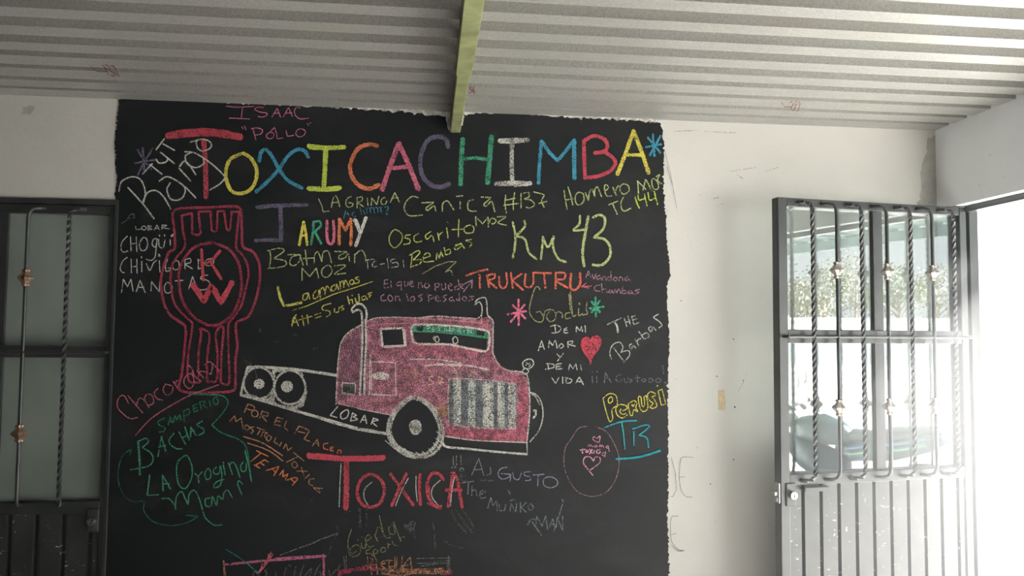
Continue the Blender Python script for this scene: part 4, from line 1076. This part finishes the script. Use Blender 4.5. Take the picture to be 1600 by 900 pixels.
# grille: vertical streaks of white and grey
g = 0
gx = 1115
hatch('grey chalk ground of the grille', 'slate', [(1110, 770), (1132, 757), (1400, 770), (1632, 800), (1640, 900), (1622, 1140), (1400, 1140), (1220, 1128), (1106, 1105)], [], 88, 2.2, 2.6, B2, parent=tr, name='grille_ground', dens=0.56, jit=0.5, seed=31, length=40, grain=330.0)
cols = ['dim', 'gray', 'white', 'dim', 'slate', 'gray', 'gray', 'dim', 'slate', 'white', 'white', 'gray', 'dim', 'white', 'gray', 'slate', 'white', 'gray']
de = [.42, .5, .56, .34, .4, .52, .56, .36, .34, .54, .6, .5, .34, .56, .52, .38, .54, .46]
gr = None
for i, (c_, d_) in enumerate(zip(cols, de)):
    x0, x1 = gx, gx + 29
    top0 = 760 + max(0, (x0 - 1130)) * 0.085
    q = [(x0, top0), (x1, top0 + 2), (x1 - 2, 1125 + (x1 - 1115) * 0.03), (x0 + (4 if i == 0 else -2), 1118 + (x0 - 1115) * 0.03)]
    h = hatch('white and grey chalk streaks of the grille' if gr is None else None, c_, q, [], 90, 1.9, 2.3, B2, parent=gr or tr, name='grille' if gr is None else 'streak', dens=d_, jit=0.6, seed=20 + i, length=30, grain=330.0)
    gr = gr or h
    gx += 28.5
W('white chalk edge of the grille', 'white', 1.8, B2, '1105,1100 1100,900 1108,790 1130,757 1400,768 1630,800;1220,1132 1400,1145 1640,1150', gr, 'edge', dens=0.5)
W('white chalk edges of the bumper', 'white', 2.2, B2, '1080,1208 1300,1238 1600,1252 1710,1256;w3.4 1060,1260 1090,1290 1250,1305 1500,1330 1715,1348;/1715,1250 1718,1345', tr, 'bumper', dens=0.66)
W('white chalk outline of the far front wheel', 'white', 2.3, C3, '440,65 490,85 530,150 540,250 510,360 440,450;w1.6 450,80 480,95 515,160;w3 465,205 485,205 485,235 465,265;/w1.6 470,220 495,215', tr, 'far_wheel', dens=0.6)
lm = W('white chalk wing mirror on the bonnet', 'white', 2.2, C2, '425,505 385,530 390,570 430,580 465,550 460,515 425,505;w1.8 395,580 380,600 400,625 430,600 410,580', tr, 'wing_mirror', dens=0.68)
W('small chalk face of the wing mirror', 'white', 1.4, C2, '410,530 425,545 440,535;/405,555 412,545;/430,565 445,550', lm, 'mirror_face', dens=0.7)
W('white chalk outline of the flat trailer bed', 'white', 3.4, A2, 'w4.4 1035,570 1120,566 1200,570 1400,585 1600,612 1730,632;w3.6 1037,570 1005,680 985,780;w4.2 985,785 1100,815 1250,858 1400,905 1600,962 1700,990;w4.4 1700,990 1900,1050 2000,1068 2110,1085', tr, 'trailer_bed', dens=0.64)
W('white chalk rails of the chassis beside the cab', 'white', 3.6, B3, '0,332 200,400 300,425 400,448 500,462 620,490;w2.4 220,408 400,458 600,490', tr, 'chassis_rail', dens=0.58)


def wheel(label, org, cx, cy, rx, ry, rin, hub, egg=0.0, parent=None, name='wheel', dens=0.6):
    ring = []
    for k in range(25):
        t = 2 * math.pi * k / 24
        x = cx + rx * math.cos(t) * (1 - egg * max(0, -math.sin(t)))
        ring.append('%.1f,%.1f' % (x, cy + ry * math.sin(t)))
    o = W(label, 'white', rin, org, ' '.join(ring), parent, name, dens=dens)
    pts = [(cx + hub[2] * math.cos(2 * math.pi * k / 14) + hub[0], cy + hub[3] * math.sin(2 * math.pi * k / 14) + hub[1]) for k in range(14)]
    hatch('white chalk hub', 'white', pts, [], 55, 1.8, 2.1, org, parent=o, name='hub', dens=0.62)
    return o


w_a = wheel('white chalk outline of the rearmost wheel', A2, 1124, 692, 118, 122, 3.0, (3, 6, 40, 36), 0.05, tr)
W(None, 'dim', 1.4, A2, '1095,595 1105,630 1110,665;1185,580 1205,610 1208,640', w_a, 'spoke_mark', dens=0.5)
w_b = wheel('white chalk outline of the second trailer wheel', A2, 1366, 726, 122, 132, 3.2, (-22, -8, 46, 42), 0.05, tr)
hatch('white chalk between the trailer wheels', 'white', [(1228, 590), (1252, 600), (1246, 690), (1240, 760), (1250, 800), (1235, 850), (1200, 820), (1228, 770), (1240, 690)], [], 60, 1.8, 2.2, A2, parent=tr, name='wheel_gap', dens=0.58)
hatch('white chalk above the second trailer wheel', 'white', [(1240, 575), (1400, 588), (1460, 605), (1470, 640), (1420, 610), (1340, 596), (1255, 605)], [], 10, 1.8, 2.2, A2, parent=tr, name='wheel_gap', dens=0.56)
hatch('white chalk under the trailer wheels', 'white', [(1000, 785), (1050, 780), (1150, 812), (1215, 812), (1260, 850), (1330, 872), (1420, 870), (1480, 790), (1490, 730), (1500, 760), (1470, 870), (1405, 905), (1250, 862), (1100, 820)], [], 15, 2.0, 2.2, A2, parent=tr, name='wheel_gap', dens=0.56)
fw = W('thick white chalk outline of the near front wheel', 'white', 4.6, B3, '830,212 745,265 675,355 648,460 678,550 755,618 850,650 945,632 1015,555 1036,450 1003,350 935,262 830,212;w4.2 828,198 735,250 655,350 628,460 660,560 745,640 850,672 965,655 1045,570 1060,455 1020,335 945,245 828,198', tr, 'wheel', dens=0.52)
hatch('white chalk hub', 'white', [(845 + 50 * math.cos(k * 0.449), 437 + 56 * math.sin(k * 0.449)) for k in range(14)], [], 60, 2.0, 2.1, B3, parent=fw, name='hub', dens=0.56)
W('white chalk slashes under the front wheel', 'white', 1.4, B3, '/610,540 690,610;/760,600 800,650;/800,625 840,668;/850,630 890,672;/900,625 940,665;/950,600 985,645;/985,560 1030,600;/1000,520 1050,560;/1010,470 1055,510', fw, 'slash', dens=0.66)
W('white chalk lettering on the chassis rail', 'white', 2.1, B3, '/240,275 180,345 232,360;310,300 265,330 270,370 310,360 325,320 310,300;/355,325 340,385;355,325 385,345 358,355 395,375 340,388;/415,400 450,340 465,408;/430,380 465,380;/500,412 520,365;515,365 555,380 510,395 545,430', tr, 'lettering', dens=0.72)

# faint rubbed smears low on the board
W('faint rubbed chalk streaks under the red capitals', 'dim', 3.0, B4, '520,380 560,460 640,560;560,380 620,470 690,560;600,370 660,440 700,520;470,620 540,665 610,675;380,480 395,560 400,680;740,150 850,152;w2 230,480 240,600;w6 600,115 640,118;w5 580,145 640,150', name='chalk_smear', dens=0.30)
W('faint rubbed chalk streaks left of the red capitals', 'dim', 4.0, A4, '1160,370 1165,520;1215,380 1218,520;1015,395 1100,400;w3 920,720 940,640;w3 980,500 990,560 940,640;w3 820,265 785,310 800,360;w2 1290,600 1490,560', name='chalk_smear', dens=0.28)
W('faint rubbed chalk streaks right of the yellow handwriting', 'dim', 3.0, A2, '1250,370 1290,365;1380,310 1420,320;1540,430 1580,420;1130,290 1140,270;w6 1010,520 1060,540', name='chalk_smear', dens=0.3)

# ------------------------------------------------------------------ marks elsewhere
PEN = chalk('pencil', 0.8)
ribbons('pencil_lettering', parse('/48,410 65,470 70,540 55,570 40,570;138,408 95,408 85,430 82,500 90,545 110,570 135,572;/80,490 105,488;78,650 50,655 45,700 50,755 80,790 102,793;/45,728 68,722;50,770 75,795 100,793', 1030, 560, 2.645), 0.9, PEN, wall_back, WALL, 'faint pencil letters on the white wall beside the board')
ribbons('pencil_line', parse('/100,620 125,720 150,862;110,690 130,760', 1000, 0, 2.647), 0.7, PEN, wall_back, WALL, 'faint dark line on the white wall right of the board')
ribbons('scuff_mark', parse('320,140 340,110 345,90 360,60;345,100 350,80', 1030, 560, 2.645), 1.2, chalk('pencil', 0.35), wall_back, WALL)
ribbons('scuff_mark', parse('1140,268 1180,262;1150,272 1160,280;1195,268 1215,262;1110,312 1125,308;1120,322 1130,318;1050,206 1090,204;1100,206 1150,208', 0, 0, 1), 1.2, chalk('pencil', 0.42), wall_back, WALL)
RED = chalk('stamp', 0.72)
ribbons('stamp_mark', parse('/395,390 388,600;530,480 480,485 475,540 530,550 535,620 500,670 450,640;620,480 590,530 580,620 610,680 645,640 630,590 585,600', 710, 110, 20), 1.5, RED, ceiling, ROOF, 'small red stamped figures on the roof sheet beside the beam')
ribbons('stamp_mark', parse('/440,590 740,600;/600,380 720,500 775,680;690,370 800,430 850,560;/850,600 930,600 960,700;860,690 930,740 970,730;930,390 1010,500 1040,540;/980,590 1030,740;1060,580 1090,700 1140,740;/w1 160,355 170,360;/w1 220,410 420,580;850,400 960,440', 130, 80, 20), 1.7, RED, ceiling, ROOF, 'small red stamped figures on the roof sheet at the far left')
ribbons('stamp_mark', parse('/300,495 530,495;/600,380 515,575;/w1.2 240,360 260,460;700,400 650,450 640,540;640,550 600,620 570,610;830,400 780,420 770,500;770,510 740,610 690,630;/480,370 560,320;/640,350 690,320;/740,370 790,350;660,530 640,560', 1210, 140, 20), 1.4, RED, ceiling, ROOF, 'small red stamped figures on the bright right end of the roof sheet')

# ------------------------------------------------------------------ outdoors, seen through the doorway and mirrored in the open leaf
M['yard'] = simple('pale_dusty_ground', (0.60, 0.59, 0.56), 0.95, 0, 0.16, 1.6, 0.3)
M['white_wash'] = simple('whitewashed_wall', (0.72, 0.71, 0.68), 0.9, 0, 0.10, 3)
M['grey_wash'] = simple('grey_painted_base', (0.30, 0.34, 0.38), 0.9, 0, 0.10, 3)
M['bark'] = simple('bark', (0.24, 0.20, 0.16), 0.9, 0, 0.3, 20, 0.4)
M['leaf_a'] = simple('dusty_leaves', (0.20, 0.21, 0.14), 0.8, 0, 0.35, 3)
M['leaf_b'] = simple('olive_leaves', (0.23, 0.225, 0.165), 0.8, 0, 0.35, 3)
M['awning'] = simple('teal_grey_awning_sheet', (0.11, 0.15, 0.145), 0.6, 0.1, 0.15, 5)
M['bike_body'] = simple('dark_teal_fairing', (0.006, 0.018, 0.024), 0.4, 0, 0.2, 6)
M['bike_stripe'] = simple('pale_green_stripe', (0.12, 0.24, 0.14), 0.35)
M['bike_stripe_b'] = simple('blue_stripe', (0.05, 0.12, 0.22), 0.35)
M['rubber'] = simple('black_rubber', (0.02, 0.02, 0.02), 0.7)
M['bike_seat'] = simple('black_seat_vinyl', (0.012, 0.014, 0.016), 0.5)
M['lamp_glass'] = simple('headlamp_glass', (0.75, 0.78, 0.80), 0.12)

bm = bmesh.new()
box(bm, XRO, -70, -0.12, 75, 30, -0.02)
box(bm, -30, -40, -0.12, XRO, -3.65, -0.02)
struct('ground', bm, M['yard'])


def mirrored(px, py, zc):
    """the place outdoors that the open leaf shows at a point of its glass, zc metres deep in the mirror"""
    d = ray(px, py)
    fwd = CROT.to_3x3() @ Vector((0, 0, -1))
    p = EYE + d * (zc / d.dot(fwd))
    n = Vector(LN)
    return p - 2 * n * (p - (FREE + n * 0.012)).dot(n)


A = mirrored(1225, 517, 38)
B = mirrored(1515, 517, 38)
ctr = (A + B) / 2
ax = (B - A).normalized()
ax.z = 0
ang = math.atan2(ax.y, ax.x)
bw = empty('boundary_wall', (ctr.x, ctr.y, -0.02), ang)
tag(bw, 'long low white boundary wall with a grey base mirrored in the open door glass', 'wall')
bm = bmesh.new()
box(bm, -16, -0.12, 0.95, 16, 0.12, 2.30)
for k in range(-7, 8): box(bm, k * 2.2 - 0.12, -0.15, 0.95, k * 2.2 + 0.12, -0.121, 2.36)
link('wall_face', bm, M['white_wash'], bw)
bm = bmesh.new()
box(bm, -16, -0.14, 0.0, 16, 0.14, 0.949)
link('wall_base', bm, M['grey_wash'], bw)


def tree(px, zc, h, rad, mat, label, seed, lean=0.0):
    p = mirrored(px, 517, zc)
    root = empty('tree', (p.x, p.y, -0.02))
    tag(root, label, 'tree', 'trees beyond the boundary wall')
    rr = random.Random(seed)
    bm = bmesh.new()
    tube(bm, [(0, 0, 0), (lean * 0.3, 0, h * 0.25), (lean * 0.6, 0.1, h * 0.5), (lean, 0, h * 0.85)], [0.13, 0.10, 0.07, 0.02], 8)
    tips = []
    for k in range(9):
        a = rr.uniform(0, 6.28)
        z0 = h * rr.uniform(0.25, 0.6)
        r = rad * rr.uniform(0.5, 0.95)
        t = (lean * z0 / h + r * math.cos(a), r * math.sin(a), z0 + h * rr.uniform(0.12, 0.36))
        tube(bm, [(lean * z0 / h, 0, z0), tuple((Vector((lean * z0 / h, 0, z0)) + Vector(t)) / 2 + Vector((0, 0, 0.12))), t], [0.045, 0.03, 0.012], 6)
        tips.append(t)
    link('trunk', bm, M['bark'], root)
    tips.append((lean, 0, h * 0.9))
    vs, fs = [], []
    for t in tips:
        for k in range(190):
            d = Vector((rr.gauss(0, 1), rr.gauss(0, 1), rr.gauss(0, 0.75))) * rad * 0.24
            c = Vector(t) + d
            if c.z < 0.8: continue
            s = rr.uniform(0.06, 0.13)
            u = Vector((rr.gauss(0, 1), rr.gauss(0, 1), rr.gauss(0, 1))).normalized()
            w = u.orthogonal().normalized()
            q = u.cross(w)
            i = len(vs)
            vs += [c - w * s, c + q * s * 0.5 + u * s * 0.15, c + w * s, c - q * s * 0.5 - u * s * 0.15]
            fs.append((i, i + 1, i + 2, i + 3))
    raw('foliage', vs, fs, mat, root)


for i, (px, zc, h, rad, mt, lb) in enumerate([
    (1236, 41, 4.4, 1.4, 'leaf_b', 'low olive dusty tree beyond the boundary wall at the free edge of the open door'),
    (1290, 47, 5.6, 1.9, 'leaf_a', 'dusty green tree beyond the boundary wall between the first door bars'),
    (1334, 54, 7.2, 2.2, 'leaf_b', 'tallest olive tree mirrored just before the middle post of the open door'),
    (1408, 43, 5.4, 1.9, 'leaf_a', 'rounded green tree mirrored just past the middle post of the open door'),
    (1462, 50, 6.0, 2.0, 'leaf_b', 'sparse olive tree mirrored near the hinge side of the open door')]):
    tree(px, zc, h, rad, M[mt], lb, 40 + i, 0.3 * (-1) ** i)

# porch awning on the outer wall face, carried by posts
E0 = mirrored(1300, 380, 6.9)
aw = empty('porch_awning', (XRO, 1.2, 2.42))
tag(aw, 'teal-grey porch awning outside the open doorway, mirrored high in the door glass', 'awning')
DEP = E0.x - XRO
bm = bmesh.new()
y = -3.0
k = 0
vs, fs = [], []
pr = []
while y < 2.4:
    pr += [(y, 0.0), (y + 0.10, 0.0), (y + 0.12, 0.02), (y + 0.18, 0.02)]
    y += 0.20
for t in (0, 0.002):
    for (yy, zz) in pr: vs += [(0.0, yy, 0.10 + zz + t), (DEP, yy, 0.0 + zz + t)]
n = len(pr)
for i in range(n - 1):
    fs.append((2 * i, 2 * i + 1, 2 * i + 3, 2 * i + 2))
    fs.append((2 * n + 2 * i + 1, 2 * n + 2 * i, 2 * n + 2 * i + 2, 2 * n + 2 * i + 3))
raw('roof_sheet', vs, fs, M['awning'], aw)
bm = bmesh.new()
box(bm, DEP - 0.06, -3.0, -0.09, DEP - 0.01, 2.4, -0.005)
box(bm, DEP * 0.5 - 0.03, -3.0, -0.02, DEP * 0.5 + 0.03, 2.4, 0.045)
link('eave_beam', bm, M['awning'], aw)
for y in (-2.9, 2.3):
    bm = bmesh.new()
    box(bm, DEP - 0.07, y - 0.03, -2.44, DEP - 0.005, y + 0.03, -0.09)
    link('post', bm, M['white_wash'], aw)


# motorcycle parked outside: local x forward, z up
def motorcycle():
    f = mirrored(1238, 690, 6.35)
    r = mirrored(1385, 690, 6.05)
    d = (f - r)
    d.z = 0
    a = math.atan2(d.y, d.x)
    c = (f + r) / 2
    root = empty('motorcycle', (c.x, c.y, -0.02), a)
    tag(root, 'dark teal motorcycle with green stripe parked outside, mirrored low in the door glass', 'motorcycle')

    def loft(name, secs, mat, n=18, power=2.6):
        """secs: (x, z centre, half width, half height)"""
        bm = bmesh.new()
        rings = []
        for x, zc, hw, hh in secs:
            ring = []
            for k in range(n):
                t = 2 * math.pi * k / n
                cs, sn = math.cos(t), math.sin(t)
                ring.append(bm.verts.new((x, hw * math.copysign(abs(cs) ** (2 / power), cs), zc + hh * math.copysign(abs(sn) ** (2 / power), sn))))
            rings.append(ring)
        for p, q in zip(rings, rings[1:]):
            for k in range(n): bm.faces.new((p[k], p[(k + 1) % n], q[(k + 1) % n], q[k]))
        bm.faces.new(rings[0][::-1])
        bm.faces.new(rings[-1])
        return link(name, bm, mat, root, smooth=True)

    for x in (0.62, -0.62):
        bm = bmesh.new()
        pts = 40
        rg = []
        for k in range(pts):
            t = 2 * math.pi * k / pts
            ring = []
            for j in range(10):
                s = 2 * math.pi * j / 10
                q = 0.26 + 0.045 * math.cos(s)
                ring.append(bm.verts.new((x + q * math.cos(t), 0.05 * math.sin(s), 0.305 + q * math.sin(t))))
            rg.append(ring)
        for k in range(pts):
            p, q = rg[k], rg[(k + 1) % pts]
            for j in range(10): bm.faces.new((p[j], p[(j + 1) % 10], q[(j + 1) % 10], q[j]))
        w = link('wheel', bm, M['rubber'], root, smooth=True)
        bm = bmesh.new()
        lathe(bm, [(0.05, -0.06), (0.05, 0.06)], (x, 0, 0.305), 14, 'Y')
        for k in range(6):
            t = 2 * math.pi * k / 6
            tube(bm, [(x, 0, 0.305), (x + 0.22 * math.cos(t), 0, 0.305 + 0.22 * math.sin(t))], 0.012, 6)
        link('spokes', bm, M['steel'], w)
    loft('fuel_tank', [(0.36, 0.80, 0.05, 0.05), (0.28, 0.82, 0.12, 0.10), (0.10, 0.83, 0.145, 0.125), (-0.06, 0.80, 0.11, 0.09), (-0.12, 0.78, 0.06, 0.05)], M['bike_body'])
    loft('seat', [(-0.05, 0.79, 0.06, 0.03), (-0.12, 0.795, 0.12, 0.05), (-0.30, 0.79, 0.135, 0.05), (-0.42, 0.825, 0.13, 0.055), (-0.66, 0.85, 0.10, 0.05), (-0.74, 0.86, 0.05, 0.03)], M['bike_seat'])
    tl = loft('tail_fairing', [(0.02, 0.66, 0.06, 0.06), (-0.10, 0.67, 0.115, 0.085), (-0.40, 0.70, 0.125, 0.085), (-0.65, 0.76, 0.09, 0.065), (-0.84, 0.83, 0.035, 0.03)], M['bike_body'])
    for s in (-1, 1):
        for dz, mt in ((0.0, 'bike_stripe'), (0.045, 'bike_stripe_b')):
            bm = bmesh.new()
            q = [(-0.08, 0.655), (-0.25, 0.69), (-0.42, 0.715), (-0.62, 0.765)]
            tube(bm, [(x, s * (0.118 if -0.5 < x < -0.1 else 0.098), z + dz) for x, z in q], 0.014, 8)
            link('stripe', bm, M[mt], tl)
    loft('side_fairing', [(0.40, 0.72, 0.04, 0.06), (0.30, 0.66, 0.13, 0.14), (0.12, 0.56, 0.14, 0.16), (-0.05, 0.54, 0.12, 0.10), (-0.10, 0.54, 0.05, 0.04)], M['bike_body'])
    loft('engine', [(0.22, 0.36, 0.06, 0.07), (0.15, 0.38, 0.13, 0.13), (-0.12, 0.37, 0.13, 0.12), (-0.18, 0.37, 0.06, 0.06)], M['steel'], power=4)
    loft('front_mudguard', [(0.88, 0.52, 0.04, 0.012), (0.75, 0.615, 0.065, 0.02), (0.60, 0.635, 0.07, 0.022), (0.42, 0.575, 0.06, 0.018)], M['bike_body'])
    loft('headlamp', [(0.30, 0.92, 0.05, 0.05), (0.38, 0.92, 0.11, 0.10), (0.46, 0.91, 0.105, 0.09), (0.475, 0.91, 0.06, 0.05)], M['bike_body'])
    bm = bmesh.new()
    lathe(bm, [(0.075, 0.470), (0.06, 0.486), (0.02, 0.492)], (0, 0, 0.91), 18, 'X')
    link('headlamp_lens', bm, M['lamp_glass'], root)
    bm = bmesh.new()
    for s in (-1, 1): tube(bm, [(0.62, s * 0.075, 0.305), (0.36, s * 0.075, 0.98)], 0.022, 10)
    tube(bm, [(0.0, 0, 0.40), (-0.60, 0.09, 0.305)], 0.02, 8)
    tube(bm, [(0.0, 0, 0.40), (-0.60, -0.09, 0.305)], 0.02, 8)
    tube(bm, [(0.34, 0, 0.90), (0.10, 0, 0.62), (-0.30, 0, 0.66)], 0.025, 8)
    link('chassis', bm, M['steel'], root)
    bm = bmesh.new()
    tube(bm, [(0.22, -0.36, 1.03), (0.28, -0.20, 1.04), (0.34, -0.06, 1.0), (0.34, 0.06, 1.0), (0.28, 0.20, 1.04), (0.22, 0.36, 1.03)], 0.012, 10)
    hb = link('handlebar', bm, M['steel'], root)
    for s in (-1, 1):
        bm = bmesh.new()
        tube(bm, [(0.245, s * 0.27, 1.035), (0.22, s * 0.38, 1.03)], 0.019, 10)
        link('grip', bm, M['rubber'], hb)
        bm = bmesh.new()
        tube(bm, [(0.28, s * 0.22, 1.04), (0.29, s * 0.28, 1.14), (0.27, s * 0.32, 1.20)], 0.006, 8)
        lathe(bm, [(0.015, -0.02), (0.055, -0.012), (0.058, 0.0), (0.05, 0.002)], (0.265, s * 0.33, 1.22), 18, 'X')
        link('rear_view_mirror', bm, M['steel'], root)
    bm = bmesh.new()
    tube(bm, [(0.15, -0.13, 0.30), (-0.10, -0.15, 0.24), (-0.60, -0.18, 0.36)], [0.022, 0.025, 0.045], 12)
    link('exhaust_pipe', bm, M['chrome'], root)
    bm = bmesh.new()
    tube(bm, [(-0.02, 0.10, 0.26), (0.02, 0.24, 0.0)], 0.012, 8)
    link('side_stand', bm, M['steel'], root)


motorcycle()

# added haze volume standing in for lens glare, thickest just inside the open doorway
bm = bmesh.new()
box(bm, -3.19, -3.49, 0.01, 2.26, 3.19, 2.50)
hm = bpy.data.materials.new('glare_haze')
hm.use_nodes = True
nt = hm.node_tree
nt.nodes.clear()
out = nt.nodes.new('ShaderNodeOutputMaterial')
vsn = nt.nodes.new('ShaderNodeVolumeScatter')
vsn.inputs['Anisotropy'].default_value = 0.72
tc = nt.nodes.new('ShaderNodeTexCoord')
ds = nt.nodes.new('ShaderNodeVectorMath')
ds.operation = 'DISTANCE'
ds.inputs[1].default_value = (2.3, 2.5, 1.6)
nt.links.new(tc.outputs['Object'], ds.inputs[0])
mr = nt.nodes.new('ShaderNodeMapRange')
mr.interpolation_type = 'SMOOTHSTEP'
for k_, v_ in (('From Min', 0.3), ('From Max', 1.75), ('To Min', 0.075), ('To Max', 0.010)): mr.inputs[k_].default_value = v_
nt.links.new(ds.outputs['Value'], mr.inputs['Value'])
nt.links.new(mr.outputs['Result'], vsn.inputs['Density'])
nt.links.new(vsn.outputs[0], out.inputs['Volume'])
hz = link('haze', bm, hm)
tag(hz, 'thin added haze in place of lens glare, densest before the open doorway', 'haze', kind='stuff')
